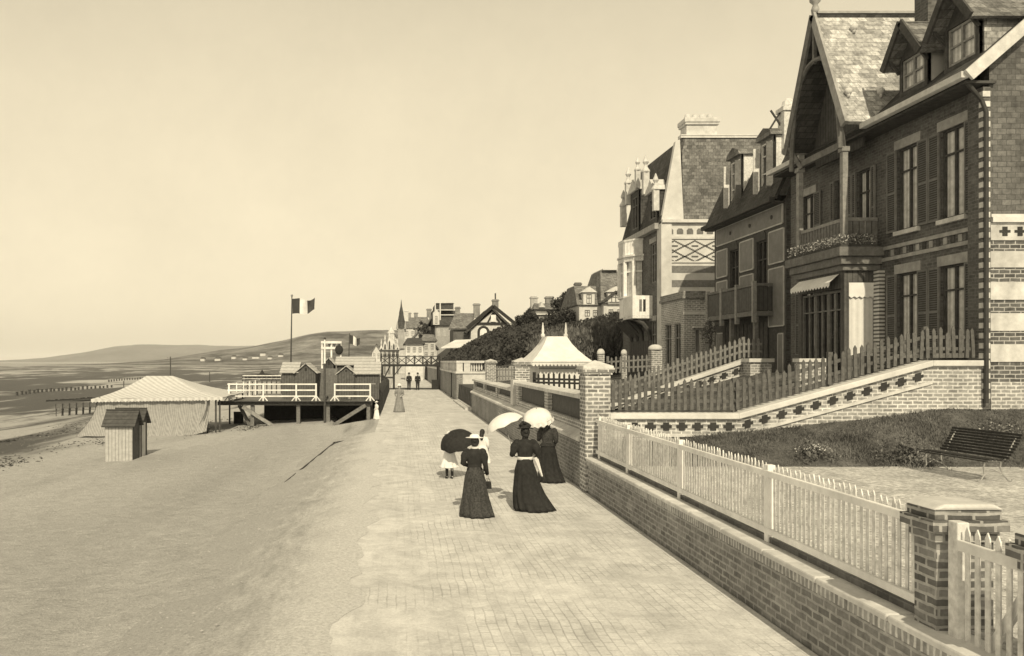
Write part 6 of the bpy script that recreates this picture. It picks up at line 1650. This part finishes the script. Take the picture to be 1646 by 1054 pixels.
def lady_white_belt():
    loc = (2.62, 16.95, 0); s = 1.035; face = 3
    arms = [((-.165, 0, 1.33), (-.27, -.02, 1.10), (-.20, .17, 1.14), (.2, .6, .2)), ((.165, 0, 1.33), (.275, -.04, 1.08), (.20, .12, .98), (-.4, .5, -.2))]
    p = person('woman in black with puffed sleeves, white belt and sweeping skirt seen from behind', loc, face)
    body(p, s, arms); skirt(p, s, CLOTH_B, train=(.17, -.14), rh=.395, pl=.09, npl=15); bodice(p, s, CLOTH_B, arms, .10)
    hairdo(p, s); hat(p, s, CLOTH_B, .165, .10, .09, 6, CLOTH_B)
    m = MB(); m.lathe([(.150, 1.0), (.146, 1.03), (.150, 1.06)], (0, -.005, 0), 24, 1.04, .78); m.v = [(x*s, y*s, z*s) for x, y, z in m.v]; m2(m, 'belt', BELT, p)
    m = MB(); m.quad((.12, -.07, 1.06), (.16, -.12, 1.05), (.34, -.06, .66), (.32, -.04, .66)); m.quad((.16, -.12, 1.05), (.26, -.02, 1.06), (.36, -.03, .66), (.34, -.06, .66)); m.v = [(x*s, y*s, z*s) for x, y, z in m.v]; m2(m, 'white_wrap', CLOTH_W, p)
    finish(p)
    g = W(loc, (-.20, .26, 1.17), s, face)
    parasol('white parasol tilted left of the woman with the white belt', (2.24, 17.28, 1.73), (-.42, .06, .9), .42, .24, CLOTH_W, g)
lady_white_belt()
def lady_black():
    loc = (3.80, 20.8, 0); s = .985; face = -6
    arms = [((-.165, 0, 1.33), (-.23, .06, 1.09), (-.14, .20, 1.20), (.2, .6, .2)), ((.165, 0, 1.33), (.215, -.05, 1.06), (.17, .12, .95), (-.5, .4, -.2))]
    p = person('woman all in black close to the wall, head hidden by a frilled white parasol', loc, face)
    body(p, s, arms); skirt(p, s, CLOTH_B, train=(.10, -.10), rh=.33); bodice(p, s, CLOTH_B2, arms, .09, basque=.05)
    hairdo(p, s); hat(p, s, CLOTH_B, .15, .09, .07, 6); finish(p)
    g = W(loc, (-.14, .29, 1.23), s, face)
    parasol('frilled white parasol over the woman in black near the wall', (3.53, 20.75, 1.64), (-.16, -.30, .9), .38, .25, CLOTH_W, g, frill=True)
lady_black()
def girl(label, loc, s, face, arms, hatm=None, dress_r=.34, hem=.42, hair_long=True):
    p = person(label, loc, face)
    body(p, s, arms); bodice(p, s, CLOTH_W, arms, .085, cuff=.7, rwaist=.16)
    skirt(p, s, CLOTH_W, waist=1.03, hem=hem, rw=.165, rh=dress_r, train=(0, 0), pl=.06, npl=11, name='white_dress')
    hairdo(p, s, False, None, hair_long)
    m = MB()
    for sx in (-1, 1):
        lx = .095*sx; m.tube([(lx, .01, .5), (lx, -.02 if sx < 0 else -.06, .1)], [.062, .046], 10); m.tube([(lx, -.03 if sx < 0 else -.07, .09), (lx, .05 if sx < 0 else .02, .05), (lx, .15 if sx < 0 else .10, .03)], [.05, .045, .032], 10)
    m.v = [(x*s, y*s, z*s) for x, y, z in m.v]; m2(m, 'black_stockings', CLOTH_B, p)
    if hatm: hat(p, s, hatm, .2, .1, .07, 10)
    finish(p); return p
gl = (1.30, 21.3, 0); ga = [((-.15, 0, 1.31), (-.22, .03, 1.1), (-.14, .17, 1.15), (.2, .6, .2)), ((.15, 0, 1.31), (.22, .05, 1.1), (.10, .18, 1.14), (-.4, .4, 0))]
girl('girl in short white dress and black stockings sheltering under a black parasol', gl, .72, 12, ga, CLOTH_W)
parasol('black parasol tilted back over the girl in white', (1.50, 21.15, .97), (-.30, -.45, .85), .47, .30, CLOTH_B, W(gl, (.10, .26, 1.17), .72, 12))
girl('dark haired girl in white walking beyond the white hatted woman', (2.26, 22.2, 0), .74, -20, [((-.15, 0, 1.31), (-.22, -.03, 1.08), (-.2, .1, .92), (.3, .3, -.4)), ((.15, 0, 1.31), (.22, -.03, 1.08), (.2, .12, .93), (-.3, .3, -.4))])
# small distant figures
def far_lady(label, loc, s, mt, face, hatm):
    arms = [((-.165, 0, 1.33), (-.25, 0, 1.08), (-.15, .18, 1.0), (.3, .3, -.3)), ((.165, 0, 1.33), (.26, -.04, 1.08), (.20, .10, .95), (-.3, .3, -.3))]
    p = person(label, loc, face); body(p, s, arms, .016); skirt(p, s, mt, train=(.03, -.05), rh=.34); bodice(p, s, mt, arms, .09); hairdo(p, s); hat(p, s, hatm, .18, .1, .08); finish(p)
far_lady('distant woman in pale grey dress walking in the middle of the promenade', (-.04, 49, 0), 1.0, CLOTH_G, 175, CLOTH_W)
far_lady('small white dressed child standing at the edge of the bank by the platform', (-1.28, 44.2, -.09), .58, CLOTH_W, 120, CLOTH_W)
def man(label, loc, s, face):
    arms = [((-.18, 0, 1.36), (-.25, -.03, 1.08), (-.23, .06, .84), (.3, .3, -.3)), ((.18, 0, 1.36), (.25, -.03, 1.08), (.23, .04, .84), (-.3, .3, -.3))]
    p = person(label, loc, face, None); body(p, s, arms, .016); bodice(p, s, CLOTH_B, arms, .07, basque=.03, rwaist=.17, name='jacket')
    m = MB()
    for sx, dy in ((-1, .03), (1, -.05)): m.tube([(sx*.09, 0, .98), (sx*.095, dy*.5, .5), (sx*.095, dy, .07), (sx*.1, dy+.12, .03)], [.11, .085, .065, .045], 10)
    m.lathe([(.14, .8), (.185, .9), (.17, 1.0)], (0, 0, 0), 18, 1, .75); m.v = [(x*s, y*s, z*s) for x, y, z in m.v]; m2(m, 'trousers', CLOTH_B, p)
    hairdo(p, s, False); hat(p, s, CLOTH_B, .14, .1, .11, 0, None, 1.63); finish(p)
man('left of two distant men in dark suits under the footbridge', (.96, 86.5, 0), 1.07, 180)
man('right of two distant men in dark suits under the footbridge', (1.88, 86.0, 0), 1.07, 185)

# ------------------------------------------------------------------ sea air
def haze():
    m = MB(); m.box(-9500, 3500, -300, 20000, -9, 150); hm = bpy.data.materials.new('sea_air'); hm.use_nodes = True; t = hm.node_tree
    t.nodes.remove(t.nodes['Principled BSDF']); v = t.nodes.new('ShaderNodeVolumePrincipled'); v.inputs['Density'].default_value = .0001; v.inputs['Color'].default_value = (1, 1, 1, 1); v.inputs['Anisotropy'].default_value = -.35
    t.links.new(v.outputs[0], t.nodes['Material Output'].inputs['Volume'])
    o = m.build('haze', hm); tag(o, 'thin sea haze softening the far hills', 'haze', kind='stuff')
HAZE = True
if HAZE: haze()
